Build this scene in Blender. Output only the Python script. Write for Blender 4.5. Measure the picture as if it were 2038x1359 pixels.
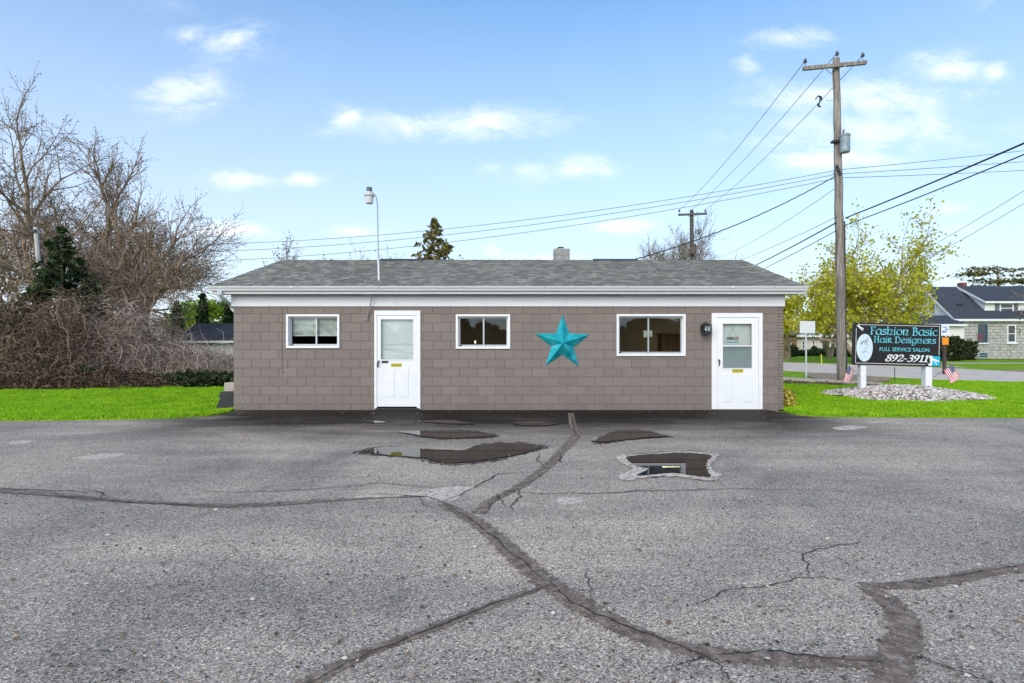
import bpy, math, random
import numpy as np
from mathutils import Vector, Matrix, noise as mnoise

for o in list(bpy.data.objects):
    bpy.data.objects.remove(o)
scene = bpy.context.scene
COL = scene.collection
R = math.radians

# ---------------------------------------------------------------- camera
FPX, CX, CY, EYE = 1142.0, 1047.0, 679.5, 1.54
cam_data = bpy.data.cameras.new('camera')
cam_data.sensor_width = 36.0
cam_data.lens = FPX / 2038.0 * 36.0
cam_data.shift_x = -(CX - 1019.0) / 2038.0
cam_data.clip_start = 0.1
cam_data.clip_end = 3000.0
cam = bpy.data.objects.new('camera', cam_data)
cam.location = (0, 0, EYE)
cam.rotation_euler = (R(90), 0, 0)
COL.objects.link(cam)
scene.camera = cam

# ---------------------------------------------------------------- light
SUN_EL, SUN_AZ = R(31), R(-160)         # azimuth measured from +Y towards +X
sun_dir = Vector((math.sin(SUN_AZ) * math.cos(SUN_EL), math.cos(SUN_AZ) * math.cos(SUN_EL), math.sin(SUN_EL)))
sd = bpy.data.lights.new('sun', 'SUN')
sd.energy = 2.15
sd.angle = R(50)
sd.color = (1.0, 0.84, 0.66)
sun = bpy.data.objects.new('sun', sd)
sun.rotation_euler = sun_dir.to_track_quat('Z', 'Y').to_euler()
sun.location = (-20, 40, 60)
COL.objects.link(sun)

world = bpy.data.worlds.new('World')
scene.world = world
world.use_nodes = True
wn, wl = world.node_tree.nodes, world.node_tree.links
wn.clear()


def nn(nodes, t, **kw):
    n = nodes.new(t)
    for k, v in kw.items():
        setattr(n, k, v)
    return n


def wmath(op, a, b=None, c=None, clamp=False):
    n = nn(wn, 'ShaderNodeMath', operation=op)
    n.use_clamp = clamp
    for i, v in enumerate((a, b, c)):
        if v is None:
            continue
        if isinstance(v, (int, float)):
            n.inputs[i].default_value = v
        else:
            wl.new(v, n.inputs[i])
    return n.outputs[0]


sky = nn(wn, 'ShaderNodeTexSky', sky_type='NISHITA')
sky.sun_disc = False
sky.sun_elevation = SUN_EL
sky.sun_rotation = SUN_AZ
sky.altitude = 200
sky.air_density = 1.0
sky.dust_density = 0.6
sky.ozone_density = 1.5
tc = nn(wn, 'ShaderNodeTexCoord')
sep = nn(wn, 'ShaderNodeSeparateXYZ')
wl.new(tc.outputs['Generated'], sep.inputs[0])
zc = wmath('MAXIMUM', sep.outputs['Z'], 0.0)
den = wmath('ADD', zc, 0.12)
u = wmath('DIVIDE', sep.outputs['X'], den)
v = wmath('DIVIDE', sep.outputs['Y'], den)
comb = nn(wn, 'ShaderNodeCombineXYZ')
wl.new(u, comb.inputs[0])
wl.new(v, comb.inputs[1])
comb.inputs[2].default_value = 3.7
n1 = nn(wn, 'ShaderNodeTexNoise')
n1.inputs['Scale'].default_value = 1.25
n1.inputs['Detail'].default_value = 7
n1.inputs['Roughness'].default_value = 0.55
n1.inputs['Distortion'].default_value = 0.25
wl.new(comb.outputs[0], n1.inputs['Vector'])
cl = nn(wn, 'ShaderNodeMapRange')
cl.inputs['From Min'].default_value = 0.62
cl.inputs['From Max'].default_value = 0.80
cl.interpolation_type = 'SMOOTHSTEP'
wl.new(n1.outputs[0], cl.inputs['Value'])
cloud = wmath('MULTIPLY', cl.outputs[0], 0.8)
# fair-weather clouds at their own bearings: (bearing, height, half width, half height) as tangents
front = wmath('GREATER_THAN', sep.outputs['Y'], 0.05)
ysafe = wmath('MAXIMUM', sep.outputs['Y'], 0.05)
tu = wmath('DIVIDE', sep.outputs['X'], ysafe)
tv = wmath('DIVIDE', sep.outputs['Z'], ysafe)
best = None
for px, py, a, b in ((900, 245, 185, 26), (365, 188, 90, 34), (1720, 195, 170, 34), (1710, 258, 180, 34), (1640, 318, 115, 24), (480, 80, 80, 26), (375, 68, 35, 18),
                     (1570, 75, 60, 18), (1885, 135, 70, 30), (1485, 125, 25, 16), (1040, 337, 60, 20), (1155, 337, 65, 20), (480, 356, 55, 18), (605, 357, 38, 12),
                     (465, 458, 65, 14), (705, 461, 45, 11), (1240, 448, 80, 12), (690, 235, 35, 20), (1980, 145, 30, 18), (1870, 418, 45, 14)):
    du = wmath('DIVIDE', wmath('SUBTRACT', tu, (px - 1047) / 1142), a * 1.3 / 1142)
    dv = wmath('DIVIDE', wmath('SUBTRACT', tv, (679.5 - py) / 1142), b * 1.35 / 1142)
    e = wmath('SUBTRACT', 1.0, wmath('SQRT', wmath('ADD', wmath('MULTIPLY', du, du), wmath('MULTIPLY', dv, dv))))
    best = e if best is None else wmath('MAXIMUM', best, e)
cv = nn(wn, 'ShaderNodeCombineXYZ')
wl.new(tu, cv.inputs[0])
wl.new(wmath('MULTIPLY', tv, 2.2), cv.inputs[1])
n2 = nn(wn, 'ShaderNodeTexNoise')
n2.inputs['Scale'].default_value = 8
n2.inputs['Detail'].default_value = 7
n2.inputs['Roughness'].default_value = 0.66
n2.inputs['Distortion'].default_value = 0.4
wl.new(cv.outputs[0], n2.inputs['Vector'])
puff = wmath('ADD', best, wmath('MULTIPLY', wmath('SUBTRACT', n2.outputs[0], 0.5), 4.2))
pm = nn(wn, 'ShaderNodeMapRange')
pm.interpolation_type = 'SMOOTHSTEP'
pm.inputs['From Min'].default_value = -0.5
pm.inputs['From Max'].default_value = 1.9
wl.new(puff, pm.inputs['Value'])
gate = nn(wn, 'ShaderNodeMapRange')
gate.interpolation_type = 'SMOOTHSTEP'
gate.inputs['From Min'].default_value = -1.1
gate.inputs['From Max'].default_value = 0.75
wl.new(best, gate.inputs['Value'])
puffs = wmath('MULTIPLY', wmath('MULTIPLY', pm.outputs[0], gate.outputs[0]), wmath('MULTIPLY', front, 0.85))
cloud = wmath('MAXIMUM', cloud, puffs)
# thin veil that thickens towards the horizon
veil = nn(wn, 'ShaderNodeMapRange')
veil.inputs['From Min'].default_value = 0.0
veil.inputs['From Max'].default_value = 0.52
veil.inputs['To Min'].default_value = 0.92
veil.inputs['To Max'].default_value = 0.13
wl.new(zc, veil.inputs['Value'])
tint = nn(wn, 'ShaderNodeMix', data_type='RGBA', blend_type='MULTIPLY')
tint.inputs['Factor'].default_value = 1.0
wl.new(sky.outputs[0], tint.inputs['A'])
tint.inputs['B'].default_value = (0.70, 1.36, 1.66, 1)
mv = nn(wn, 'ShaderNodeMix', data_type='RGBA')
wl.new(veil.outputs[0], mv.inputs['Factor'])
wl.new(tint.outputs['Result'], mv.inputs['A'])
mv.inputs['B'].default_value = (5.7, 5.72, 6.2, 1)
mc = nn(wn, 'ShaderNodeMix', data_type='RGBA')
wl.new(cloud, mc.inputs['Factor'])
wl.new(mv.outputs['Result'], mc.inputs['A'])
mc.inputs['B'].default_value = (8.0, 8.2, 8.6, 1)
bg = nn(wn, 'ShaderNodeBackground')
bg.inputs['Strength'].default_value = 0.12
wl.new(mc.outputs['Result'], bg.inputs['Color'])
wo = nn(wn, 'ShaderNodeOutputWorld')
wl.new(bg.outputs[0], wo.inputs['Surface'])

scene.view_settings.view_transform = 'Standard'
scene.view_settings.look = 'None'
scene.view_settings.gamma = 1.0
scene.view_settings.exposure = 0.45
scene.render.engine = 'CYCLES'
scene.cycles.max_bounces = 8
scene.cycles.transparent_max_bounces = 16

# ---------------------------------------------------------------- helpers


def at(px, py, Y):
    """point seen at photo pixel (px, py), standing at depth Y"""
    return Vector(((px - CX) / FPX * Y, Y, EYE + (CY - py) / FPX * Y))


def G(px, py, z=0.0):
    """point on level ground seen at photo pixel"""
    Y = FPX * (EYE - z) / (py - CY)
    return Vector(((px - CX) / FPX * Y, Y, z))


def tag(o, label=None, cat=None, group=None, kind=None):
    if label:
        o['label'] = label
    if cat:
        o['category'] = cat
    if group:
        o['group'] = group
    if kind:
        o['kind'] = kind
    return o


def empty(name, loc=(0, 0, 0), label=None, cat=None, group=None):
    o = bpy.data.objects.new(name, None)
    o.location = loc
    o.empty_display_size = 0.2
    COL.objects.link(o)
    return tag(o, label, cat, group)


def link(name, me, parent=None, loc=None):
    o = bpy.data.objects.new(name, me)
    COL.objects.link(o)
    if loc is not None:
        o.location = loc
    if parent is not None:
        o.parent = parent
        # children are modelled in world space: cancel the parent's own offset
        p, off = parent, Vector((0, 0, 0))
        while p is not None:
            off += p.location
            p = p.parent
        o.location = o.location - off
    return o


class MB:
    """collects shapes into one mesh"""

    def __init__(self):
        self.v, self.f, self.m, self.cur = [], [], [], 0

    def add(self, vs, fs):
        b = len(self.v)
        self.v += [tuple(p) for p in vs]
        for f in fs:
            self.f.append(tuple(b + i for i in f))
            self.m.append(self.cur)
        return self

    def box(self, x0, x1, y0, y1, z0, z1):
        vs = [(x0, y0, z0), (x1, y0, z0), (x1, y1, z0), (x0, y1, z0), (x0, y0, z1), (x1, y0, z1), (x1, y1, z1), (x0, y1, z1)]
        return self.add(vs, [(0, 3, 2, 1), (4, 5, 6, 7), (0, 1, 5, 4), (1, 2, 6, 5), (2, 3, 7, 6), (3, 0, 4, 7)])

    def cbox(self, x0, x1, y0, y1, z0, z1, c=0.004):
        """box with all edges of its -Y face chamfered"""
        vs = [(x0 + c, y0, z0 + c), (x1 - c, y0, z0 + c), (x1 - c, y0, z1 - c), (x0 + c, y0, z1 - c),
              (x0, y0 + c, z0), (x1, y0 + c, z0), (x1, y0 + c, z1), (x0, y0 + c, z1),
              (x0, y1, z0), (x1, y1, z0), (x1, y1, z1), (x0, y1, z1)]
        fs = [(0, 1, 2, 3)]
        for a in (0, 4):
            for i in range(4):
                j = (i + 1) % 4
                fs.append((a + i, a + 4 + i, a + 4 + j, a + j))
        fs.append((11, 10, 9, 8))
        return self.add(vs, fs)

    def tube(self, pts, rad, sides=6, caps=True):
        pts = [Vector(p) for p in pts]
        n = len(pts)
        if isinstance(rad, (int, float)):
            rad = [rad] * n
        vs, fs = [], []
        t0 = (pts[1] - pts[0]).normalized()
        up = Vector((0, 0, 1)) if abs(t0.z) < 0.9 else Vector((1, 0, 0))
        a = t0.cross(up).normalized()
        for i in range(n):
            t = (pts[min(i + 1, n - 1)] - pts[max(i - 1, 0)])
            if t.length < 1e-9:
                t = t0
            t.normalize()
            a = (a - t * a.dot(t))
            if a.length < 1e-6:
                a = t.orthogonal()
            a.normalize()
            b = t.cross(a)
            for k in range(sides):
                an = 2 * math.pi * k / sides
                vs.append(pts[i] + (a * math.cos(an) + b * math.sin(an)) * rad[i])
        for i in range(n - 1):
            for k in range(sides):
                k2 = (k + 1) % sides
                fs.append((i * sides + k, i * sides + k2, (i + 1) * sides + k2, (i + 1) * sides + k))
        if caps:
            fs.append(tuple(range(sides - 1, -1, -1)))
            fs.append(tuple((n - 1) * sides + k for k in range(sides)))
        return self.add(vs, fs)

    def lathe(self, c, prof, sides=16):
        c = Vector(c)
        vs, fs = [], []
        for r, z in prof:
            for k in range(sides):
                an = 2 * math.pi * k / sides
                vs.append((c.x + r * math.cos(an), c.y + r * math.sin(an), c.z + z))
        n = len(prof)
        for i in range(n - 1):
            for k in range(sides):
                k2 = (k + 1) % sides
                fs.append((i * sides + k, i * sides + k2, (i + 1) * sides + k2, (i + 1) * sides + k))
        fs.append(tuple(range(sides - 1, -1, -1)))
        fs.append(tuple((n - 1) * sides + k for k in range(sides)))
        return self.add(vs, fs)

    def prismx(self, prof, x0, x1):
        """(y, z) profile swept along x"""
        n = len(prof)
        vs = [(x0, y, z) for y, z in prof] + [(x1, y, z) for y, z in prof]
        fs = [(i, (i + 1) % n, n + (i + 1) % n, n + i) for i in range(n)]
        fs += [tuple(range(n - 1, -1, -1)), tuple(range(n, 2 * n))]
        return self.add(vs, fs)

    def prismy(self, prof, y0, y1):
        """(x, z) profile swept along y"""
        n = len(prof)
        vs = [(x, y0, z) for x, z in prof] + [(x, y1, z) for x, z in prof]
        fs = [(i, (i + 1) % n, n + (i + 1) % n, n + i) for i in range(n)]
        fs += [tuple(range(n - 1, -1, -1)), tuple(range(n, 2 * n))]
        return self.add(vs, fs)

    def sheet(self, poly, z, depth=0.0):
        n = len(poly)
        vs = [(p[0], p[1], z) for p in poly]
        fs = [tuple(range(n))]
        if depth:
            vs += [(p[0], p[1], z - depth) for p in poly]
            fs += [(i, n + i, n + (i + 1) % n, (i + 1) % n) for i in range(n)]
        return self.add(vs, fs)

    def mesh(self, name, mat, smooth=False):
        me = bpy.data.meshes.new(name)
        me.from_pydata(self.v, [], self.f)
        for mm in (mat if isinstance(mat, (list, tuple)) else [mat]):
            me.materials.append(mm)
        if any(self.m):
            me.polygons.foreach_set('material_index', self.m)
        if smooth:
            me.polygons.foreach_set('use_smooth', [True] * len(me.polygons))
        me.update()
        return me

    def build(self, name, mat, parent=None, smooth=False, flip=False):
        me = self.mesh(name, mat, smooth)
        import bmesh
        if flip:
            bm = bmesh.new()
            bm.from_mesh(me)
            bmesh.ops.recalc_face_normals(bm, faces=bm.faces)
            bm.to_mesh(me)
            bm.free()
        return link(name, me, parent)


def np_mesh(name, verts, k, mat, parent=None):
    """mesh of separate k-gons from an (n*k, 3) array"""
    verts = np.asarray(verts, dtype=np.float32).reshape(-1, 3)
    n = len(verts) // k
    me = bpy.data.meshes.new(name)
    me.vertices.add(len(verts))
    me.vertices.foreach_set('co', verts.ravel())
    me.loops.add(n * k)
    me.loops.foreach_set('vertex_index', np.arange(n * k, dtype=np.int32))
    me.polygons.add(n)
    me.polygons.foreach_set('loop_start', np.arange(0, n * k, k, dtype=np.int32))
    me.polygons.foreach_set('loop_total', np.full(n, k, dtype=np.int32))
    me.materials.append(mat)
    me.update(calc_edges=True)
    return link(name, me, parent)


# ---------------------------------------------------------------- materials
def srgb(r, g, b):
    def f(c):
        c /= 255.0
        return c / 12.92 if c <= 0.04045 else ((c + 0.055) / 1.055) ** 2.4
    return (f(r), f(g), f(b))


class MT:
    """tiny wrapper round a node material"""

    def __init__(self, name, color=(0.5, 0.5, 0.5), rough=0.6, spec=0.5, metal=0.0):
        self.mat = bpy.data.materials.new(name)
        self.mat.use_nodes = True
        self.n = self.mat.node_tree.nodes
        self.l = self.mat.node_tree.links
        self.b = self.n['Principled BSDF']
        self.b.inputs['Base Color'].default_value = (*color, 1)
        self.b.inputs['Roughness'].default_value = rough
        self.b.inputs['Specular IOR Level'].default_value = spec
        self.b.inputs['Metallic'].default_value = metal
        self.color = color
        self._co = None

    def node(self, t, **kw):
        return nn(self.n, t, **kw)

    def put(self, sock, v):
        if isinstance(v, (int, float)):
            sock.default_value = v
        elif isinstance(v, (tuple, list)):
            sock.default_value = v if len(v) != 3 or sock.type != 'RGBA' else (*v, 1)
        else:
            self.l.new(v, sock)

    def math(self, op, a, b=0.0, clamp=False):
        n = self.node('ShaderNodeMath', operation=op)
        n.use_clamp = clamp
        self.put(n.inputs[0], a)
        self.put(n.inputs[1], b)
        return n.outputs[0]

    def coords(self, which='Object'):
        if self._co is None:
            self._co = self.node('ShaderNodeTexCoord')
        return self._co.outputs[which]

    def position(self):
        return self.node('ShaderNodeNewGeometry').outputs['Position']

    def noise(self, vec, scale, detail=4, rough=0.55, dist=0.0):
        n = self.node('ShaderNodeTexNoise')
        self.l.new(vec, n.inputs['Vector'])
        n.inputs['Scale'].default_value = scale
        n.inputs['Detail'].default_value = detail
        n.inputs['Roughness'].default_value = rough
        n.inputs['Distortion'].default_value = dist
        return n.outputs[0]

    def voronoi(self, vec, scale, feature='F1', out='Distance'):
        n = self.node('ShaderNodeTexVoronoi', feature=feature)
        self.l.new(vec, n.inputs['Vector'])
        n.inputs['Scale'].default_value = scale
        return n.outputs[out]

    def mapping(self, vec, scale=(1, 1, 1), loc=(0, 0, 0)):
        n = self.node('ShaderNodeMapping')
        self.l.new(vec, n.inputs['Vector'])
        n.inputs['Scale'].default_value = scale
        n.inputs['Location'].default_value = loc
        return n.outputs[0]

    def ramp(self, fac, stops, interp='LINEAR'):
        n = self.node('ShaderNodeValToRGB')
        n.color_ramp.interpolation = interp
        e = n.color_ramp.elements
        while len(e) < len(stops):
            e.new(0.5)
        for i, (p, c) in enumerate(stops):
            e[i].position = p
            e[i].color = (*c, 1) if len(c) == 3 else c
        self.put(n.inputs[0], fac)
        return n.outputs[0]

    def rng(self, v, a, b, c=0.0, d=1.0, smooth=True):
        n = self.node('ShaderNodeMapRange')
        if smooth:
            n.interpolation_type = 'SMOOTHSTEP'
        self.put(n.inputs['Value'], v)
        for k, x in zip(('From Min', 'From Max', 'To Min', 'To Max'), (a, b, c, d)):
            n.inputs[k].default_value = x
        return n.outputs[0]

    def mix(self, fac, a, b, mode='MIX'):
        n = self.node('ShaderNodeMix', data_type='RGBA', blend_type=mode)
        self.put(n.inputs['Factor'], fac)
        self.put(n.inputs['A'], a)
        self.put(n.inputs['B'], b)
        return n.outputs['Result']

    def base(self, c):
        self.put(self.b.inputs['Base Color'], c)
        return self

    def rough(self, r):
        self.put(self.b.inputs['Roughness'], r)
        return self

    def bump(self, h, strength=0.5, dist=0.01):
        n = self.node('ShaderNodeBump')
        n.inputs['Strength'].default_value = strength
        n.inputs['Distance'].default_value = dist
        self.put(n.inputs['Height'], h)
        self.l.new(n.outputs[0], self.b.inputs['Normal'])
        return self


def scl(c, k):
    return tuple(min(1.0, x * k) for x in c)


def simple(name, color, rough=0.6, var=0.15, scale=6.0, bump=0.0, bscale=60.0, metal=0.0, spec=0.5, stretch=None):
    """colour with soft uneven wear and optional fine relief"""
    m = MT(name, color, rough, spec, metal)
    p = m.position()
    if stretch:
        p = m.mapping(p, stretch)
    n = m.noise(p, scale, 5)
    m.base(m.ramp(n, [(0.3, scl(color, 1 - var)), (0.7, scl(color, 1 + var))]))
    if bump:
        m.bump(m.noise(p, bscale, 3), bump, 0.005)
    return m.mat


def island(name, stops, rough=0.7, spec=0.3, transl=0.0, noise_var=True):
    """colour picked per separate piece of the mesh (leaves, stones, shingles)"""
    m = MT(name, stops[0][1], rough, spec)
    g = m.node('ShaderNodeNewGeometry')
    c = m.ramp(g.outputs['Random Per Island'], stops)
    m.base(c)
    if transl:
        tr = m.node('ShaderNodeBsdfTranslucent')
        m.l.new(c, tr.inputs['Color'])
        mx = m.node('ShaderNodeMixShader')
        mx.inputs[0].default_value = transl
        out = m.n['Material Output']
        m.l.new(m.b.outputs[0], mx.inputs[1])
        m.l.new(tr.outputs[0], mx.inputs[2])
        m.l.new(mx.outputs[0], out.inputs['Surface'])
    return m.mat


WHITE = simple('white_paint', (0.80, 0.81, 0.83), 0.45, 0.03, 3.0, 0.05)
TRIMW = simple('white_trim_paint', (0.82, 0.82, 0.83), 0.4, 0.04, 5.0)
ALU = simple('brushed_aluminium', (0.46, 0.48, 0.50), 0.4, 0.08, 9.0, metal=0.6)
BLACK = simple('black_metal', (0.012, 0.012, 0.013), 0.4, 0.2)
BLACKPL = simple('black_plastic', (0.02, 0.021, 0.026), 0.45, 0.3, 4.0)
DARK = simple('dark_interior', (0.06, 0.055, 0.05), 0.9, 0.2)
CONC = simple('concrete', (0.36, 0.34, 0.31), 0.9, 0.2, 8.0, 0.4, 40)
GALV = simple('galvanised_steel', (0.42, 0.43, 0.44), 0.45, 0.15, 10.0, metal=0.5)

# painted concrete block
m = MT('painted_block', srgb(150, 134, 127), 0.62, 0.35)
p = m.position()
oi = m.node('ShaderNodeObjectInfo')
base = m.ramp(oi.outputs['Random'], [(0.0, (0.196, 0.162, 0.145)), (0.5, (0.212, 0.174, 0.155)), (1.0, (0.229, 0.189, 0.169))])
n = m.noise(p, 2.2, 5)
c = m.mix(m.rng(n, 0.35, 0.7, 0.0, 0.25), base, (0.205, 0.168, 0.15))
fleck = m.rng(m.noise(p, 38, 2), 0.735, 0.77)
c = m.mix(m.math('MULTIPLY', fleck, 0.6), c, (0.5, 0.47, 0.45))
szp = m.node('ShaderNodeSeparateXYZ')
m.l.new(p, szp.inputs[0])
splash = m.math('MULTIPLY', m.rng(m.math('ADD', szp.outputs[2], m.math('MULTIPLY', m.noise(p, 5, 5, .7), .35)), .42, .12), 0.45)
c = m.mix(splash, c, (0.13, 0.115, 0.10))
runs = m.rng(m.noise(m.mapping(p, (7, 1, 0.35)), 1.3, 4, .6), .60, .78, 0.0, .22)
c = m.mix(runs, c, (0.33, 0.29, 0.265))
m.base(c)
m.bump(m.math('ADD', m.noise(p, 130, 3), m.math('MULTIPLY', m.noise(p, 22, 3), 0.8)), 0.35, 0.006)
BLOCK = m.mat
MORTAR = simple('painted_mortar', (0.155, 0.128, 0.115), 0.85, 0.2, 12, 0.5, 90)
SIDEBRICK = simple('painted_brick', (0.19, 0.155, 0.145), 0.75, 0.15, 14, 0.3, 90)

# asphalt of the parking lot
m = MT('worn_asphalt', (0.2, 0.2, 0.2), 0.7, 0.22)
p = m.position()
vc = m.voronoi(p, 125, 'F1', 'Color')
sepc = m.node('ShaderNodeSeparateColor')
m.l.new(vc, sepc.inputs[0])
agg = m.ramp(sepc.outputs[0], [(0.0, (0.07, 0.058, 0.045)), (0.12, (0.21, 0.176, 0.138)), (0.42, (0.372, 0.316, 0.250)), (0.8, (0.49, 0.417, 0.33)), (1.0, (0.92, 0.78, 0.62))])
agg = m.mix(0.55, agg, m.mix(1.0, agg, m.ramp(sepc.outputs[1], [(0.0, (1.16, 0.96, 0.82)), (0.35, (1.0, 1.0, 1.0)), (0.7, (0.9, 0.98, 1.1)), (1.0, (1.1, 1.02, 0.9))]), 'MULTIPLY'))
vc2 = m.voronoi(p, 36, 'F1', 'Color')
sep2 = m.node('ShaderNodeSeparateColor')
m.l.new(vc2, sep2.inputs[0])
pits = m.math('MULTIPLY', m.rng(sep2.outputs[1], 0.90, 0.93), m.rng(m.voronoi(p, 36), 0.42, 0.25))
agg = m.mix(m.math('MULTIPLY', pits, 0.8), agg, (0.02, 0.02, 0.02))
big = m.noise(p, 0.28, 7, 0.62, 0.8)
agg = m.mix(1.0, agg, m.ramp(big, [(0.28, (0.52, 0.52, 0.55)), (0.47, (0.95, 0.95, 0.96)), (0.70, (1.42, 1.37, 1.30))]), 'MULTIPLY')
streak = m.noise(m.mapping(p, (0.25, 1.6, 1)), 1.0, 5, 0.6)
agg = m.mix(1.0, agg, m.ramp(streak, [(0.3, (0.80, 0.80, 0.83)), (0.7, (1.18, 1.16, 1.14))]), 'MULTIPLY')
stain = m.rng(m.noise(p, 0.9, 6, 0.7, 1.0), 0.60, 0.74)
agg = m.mix(m.math('MULTIPLY', stain, 0.38), agg, (0.09, 0.08, 0.075))
# building's shade and reflection painted dark along the wall foot, with some moisture
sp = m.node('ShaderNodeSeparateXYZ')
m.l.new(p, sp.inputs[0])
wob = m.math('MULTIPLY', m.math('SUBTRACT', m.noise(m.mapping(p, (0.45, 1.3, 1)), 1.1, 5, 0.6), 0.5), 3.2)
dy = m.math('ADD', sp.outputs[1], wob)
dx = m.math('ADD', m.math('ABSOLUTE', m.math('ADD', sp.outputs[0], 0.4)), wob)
damp_shade = m.math('MULTIPLY', m.rng(dy, 8.0, 11.6), m.rng(dx, 7.6, 5.4))
m.base(m.mix(m.math('MULTIPLY', damp_shade, 0.97), agg, m.mix(1.0, agg, (0.055, 0.055, 0.06), 'MULTIPLY')))
m.rough(m.math('SUBTRACT', 0.72, m.math('MULTIPLY', damp_shade, 0.1)))
m.put(m.b.inputs['Specular IOR Level'], m.math('SUBTRACT', 0.22, m.math('MULTIPLY', damp_shade, 0.19)))
m.bump(m.math('ADD', m.voronoi(p, 125), m.math('MULTIPLY', m.voronoi(p, 36), 0.6)), 0.55, 0.006)
ASPHALT = m.mat

# tar bands, cracks
m = MT('crack_filler', (0.09, 0.078, 0.072), 0.75, 0.4)
p = m.position()
uvn = m.node('ShaderNodeUVMap')
suv = m.node('ShaderNodeSeparateXYZ')
m.l.new(uvn.outputs[0], suv.inputs[0])
edge = m.math('SUBTRACT', 1.0, m.math('ABSOLUTE', suv.outputs[0]))
rag = m.math('ADD', edge, m.math('MULTIPLY', m.math('SUBTRACT', m.noise(p, 26, 8, 0.75), 0.5), 1.5))
m.put(m.b.inputs['Alpha'], m.rng(rag, 0.20, 0.36, 0.0, 0.93))
n = m.noise(p, 11, 8, 0.8)
cc = m.ramp(n, [(0.3, (0.07, 0.048, 0.034)), (0.47, (0.17, 0.122, 0.09)), (0.66, (0.40, 0.305, 0.23))])
vv = m.voronoi(p, 130, 'F1', 'Color')
s_ = m.node('ShaderNodeSeparateColor')
m.l.new(vv, s_.inputs[0])
cc = m.mix(m.rng(s_.outputs[0], 0.965, 0.985), cc, (0.45, 0.42, 0.39))
m.base(cc)
m.bump(m.noise(p, 55, 4), 0.6, 0.006)
TAR = m.mat
CRACK = simple('open_crack', (0.022, 0.019, 0.017), 0.95, 0.3, 20)
PALE = simple('dried_silt', (0.44, 0.43, 0.415), 0.9, 0.2, 14, 0.4, 80)

m = MT('puddle_water', (0.012, 0.009, 0.007), 0.015, 0.4)
m.b.inputs['IOR'].default_value = 1.25
m.bump(m.noise(m.position(), 7, 2), 0.02, 0.002)
WATER = m.mat

# ground and turf
m = MT('turf_soil', (0.1, 0.2, 0.03), 0.95, 0.1)
p = m.position()
m.base(m.ramp(m.noise(p, 0.9, 6, 0.65), [(0.3, (0.14, 0.26, 0.012)), (0.55, (0.23, 0.38, 0.018)), (0.75, (0.31, 0.45, 0.03))]))
m.bump(m.noise(p, 60, 3), 0.7, 0.02)
TURF = m.mat
GRASS = island('grass_blade', [(0.0, (0.17, 0.38, 0.008)), (0.5, (0.31, 0.62, 0.009)), (0.85, (0.46, 0.75, 0.016)), (1.0, (0.66, 0.78, 0.10))], 0.55, 0.25, 0.28)
_m = GRASS.node_tree
_pr = _m.nodes['Principled BSDF']
_rp = _pr.inputs['Base Color'].links[0].from_node
_pos = _m.nodes.new('ShaderNodeNewGeometry')
_nz = _m.nodes.new('ShaderNodeTexNoise')
_nz.inputs['Scale'].default_value = 1.6
_nz.inputs['Detail'].default_value = 6
_nz.inputs['Roughness'].default_value = 0.7
_m.links.new(_pos.outputs['Position'], _nz.inputs['Vector'])
_rr = _m.nodes.new('ShaderNodeValToRGB')
_rr.color_ramp.elements[0].position = 0.32
_rr.color_ramp.elements[0].color = (0.55, 0.66, 0.6, 1)
_rr.color_ramp.elements[1].position = 0.68
_rr.color_ramp.elements[1].color = (1.28, 1.12, 1.0, 1)
_m.links.new(_nz.outputs[0], _rr.inputs[0])
_mx = _m.nodes.new('ShaderNodeMix')
_mx.data_type = 'RGBA'
_mx.blend_type = 'MULTIPLY'
_mx.inputs['Factor'].default_value = 1.0
_m.links.new(_rp.outputs[0], _mx.inputs['A'])
_m.links.new(_rr.outputs[0], _mx.inputs['B'])
_m.links.new(_mx.outputs['Result'], _pr.inputs['Base Color'])
ROADM = simple('pale_road_asphalt', (0.62, 0.52, 0.44), 0.85, 0.12, 1.2, 0.2, 60)
SIDEW = simple('sidewalk_concrete', (0.45, 0.43, 0.41), 0.9, 0.12, 2.0)
DIRT = simple('leaf_litter_dirt', (0.30, 0.22, 0.14), 0.95, 0.45, 5.0, 0.6, 30)

# shingles
m = MT('asphalt_shingle', (0.12, 0.12, 0.12), 0.9, 0.25)
g = m.node('ShaderNodeNewGeometry')
c = m.ramp(g.outputs['Random Per Island'], [(0.0, (0.158, 0.155, 0.139)), (0.4, (0.198, 0.194, 0.175)), (0.75, (0.236, 0.231, 0.207)), (1.0, (0.325, 0.316, 0.282))])
p = m.position()
c = m.mix(0.5, c, m.mix(1.0, c, m.ramp(m.noise(p, 1.1, 5), [(0.3, (0.75, 0.75, 0.77)), (0.7, (1.2, 1.2, 1.18))]), 'MULTIPLY'))
m.base(c)
m.bump(m.noise(p, 260, 2), 0.4, 0.004)
SHINGLE = m.mat

# glass
m = MT('window_glass', (1, 1, 1), 0.02, 0.5)
tr = m.node('ShaderNodeBsdfTransparent')
tr.inputs[0].default_value = (0.96, 0.98, 0.975, 1)
gl = m.node('ShaderNodeBsdfGlossy')
gl.inputs['Roughness'].default_value = 0.01
gl.inputs['Color'].default_value = (0.9, 0.95, 1, 1)
lw = m.node('ShaderNodeFresnel')
lw.inputs['IOR'].default_value = 1.55
mx = m.node('ShaderNodeMixShader')
m.l.new(lw.outputs[0], mx.inputs[0])
m.l.new(tr.outputs[0], mx.inputs[1])
m.l.new(gl.outputs[0], mx.inputs[2])
m.l.new(mx.outputs[0], m.n['Material Output'].inputs['Surface'])
GLASS = m.mat


def emit(name, color, strength):
    m = MT(name, color)
    m.b.inputs['Emission Color'].default_value = (*color, 1)
    m.b.inputs['Emission Strength'].default_value = strength
    return m.mat


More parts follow.
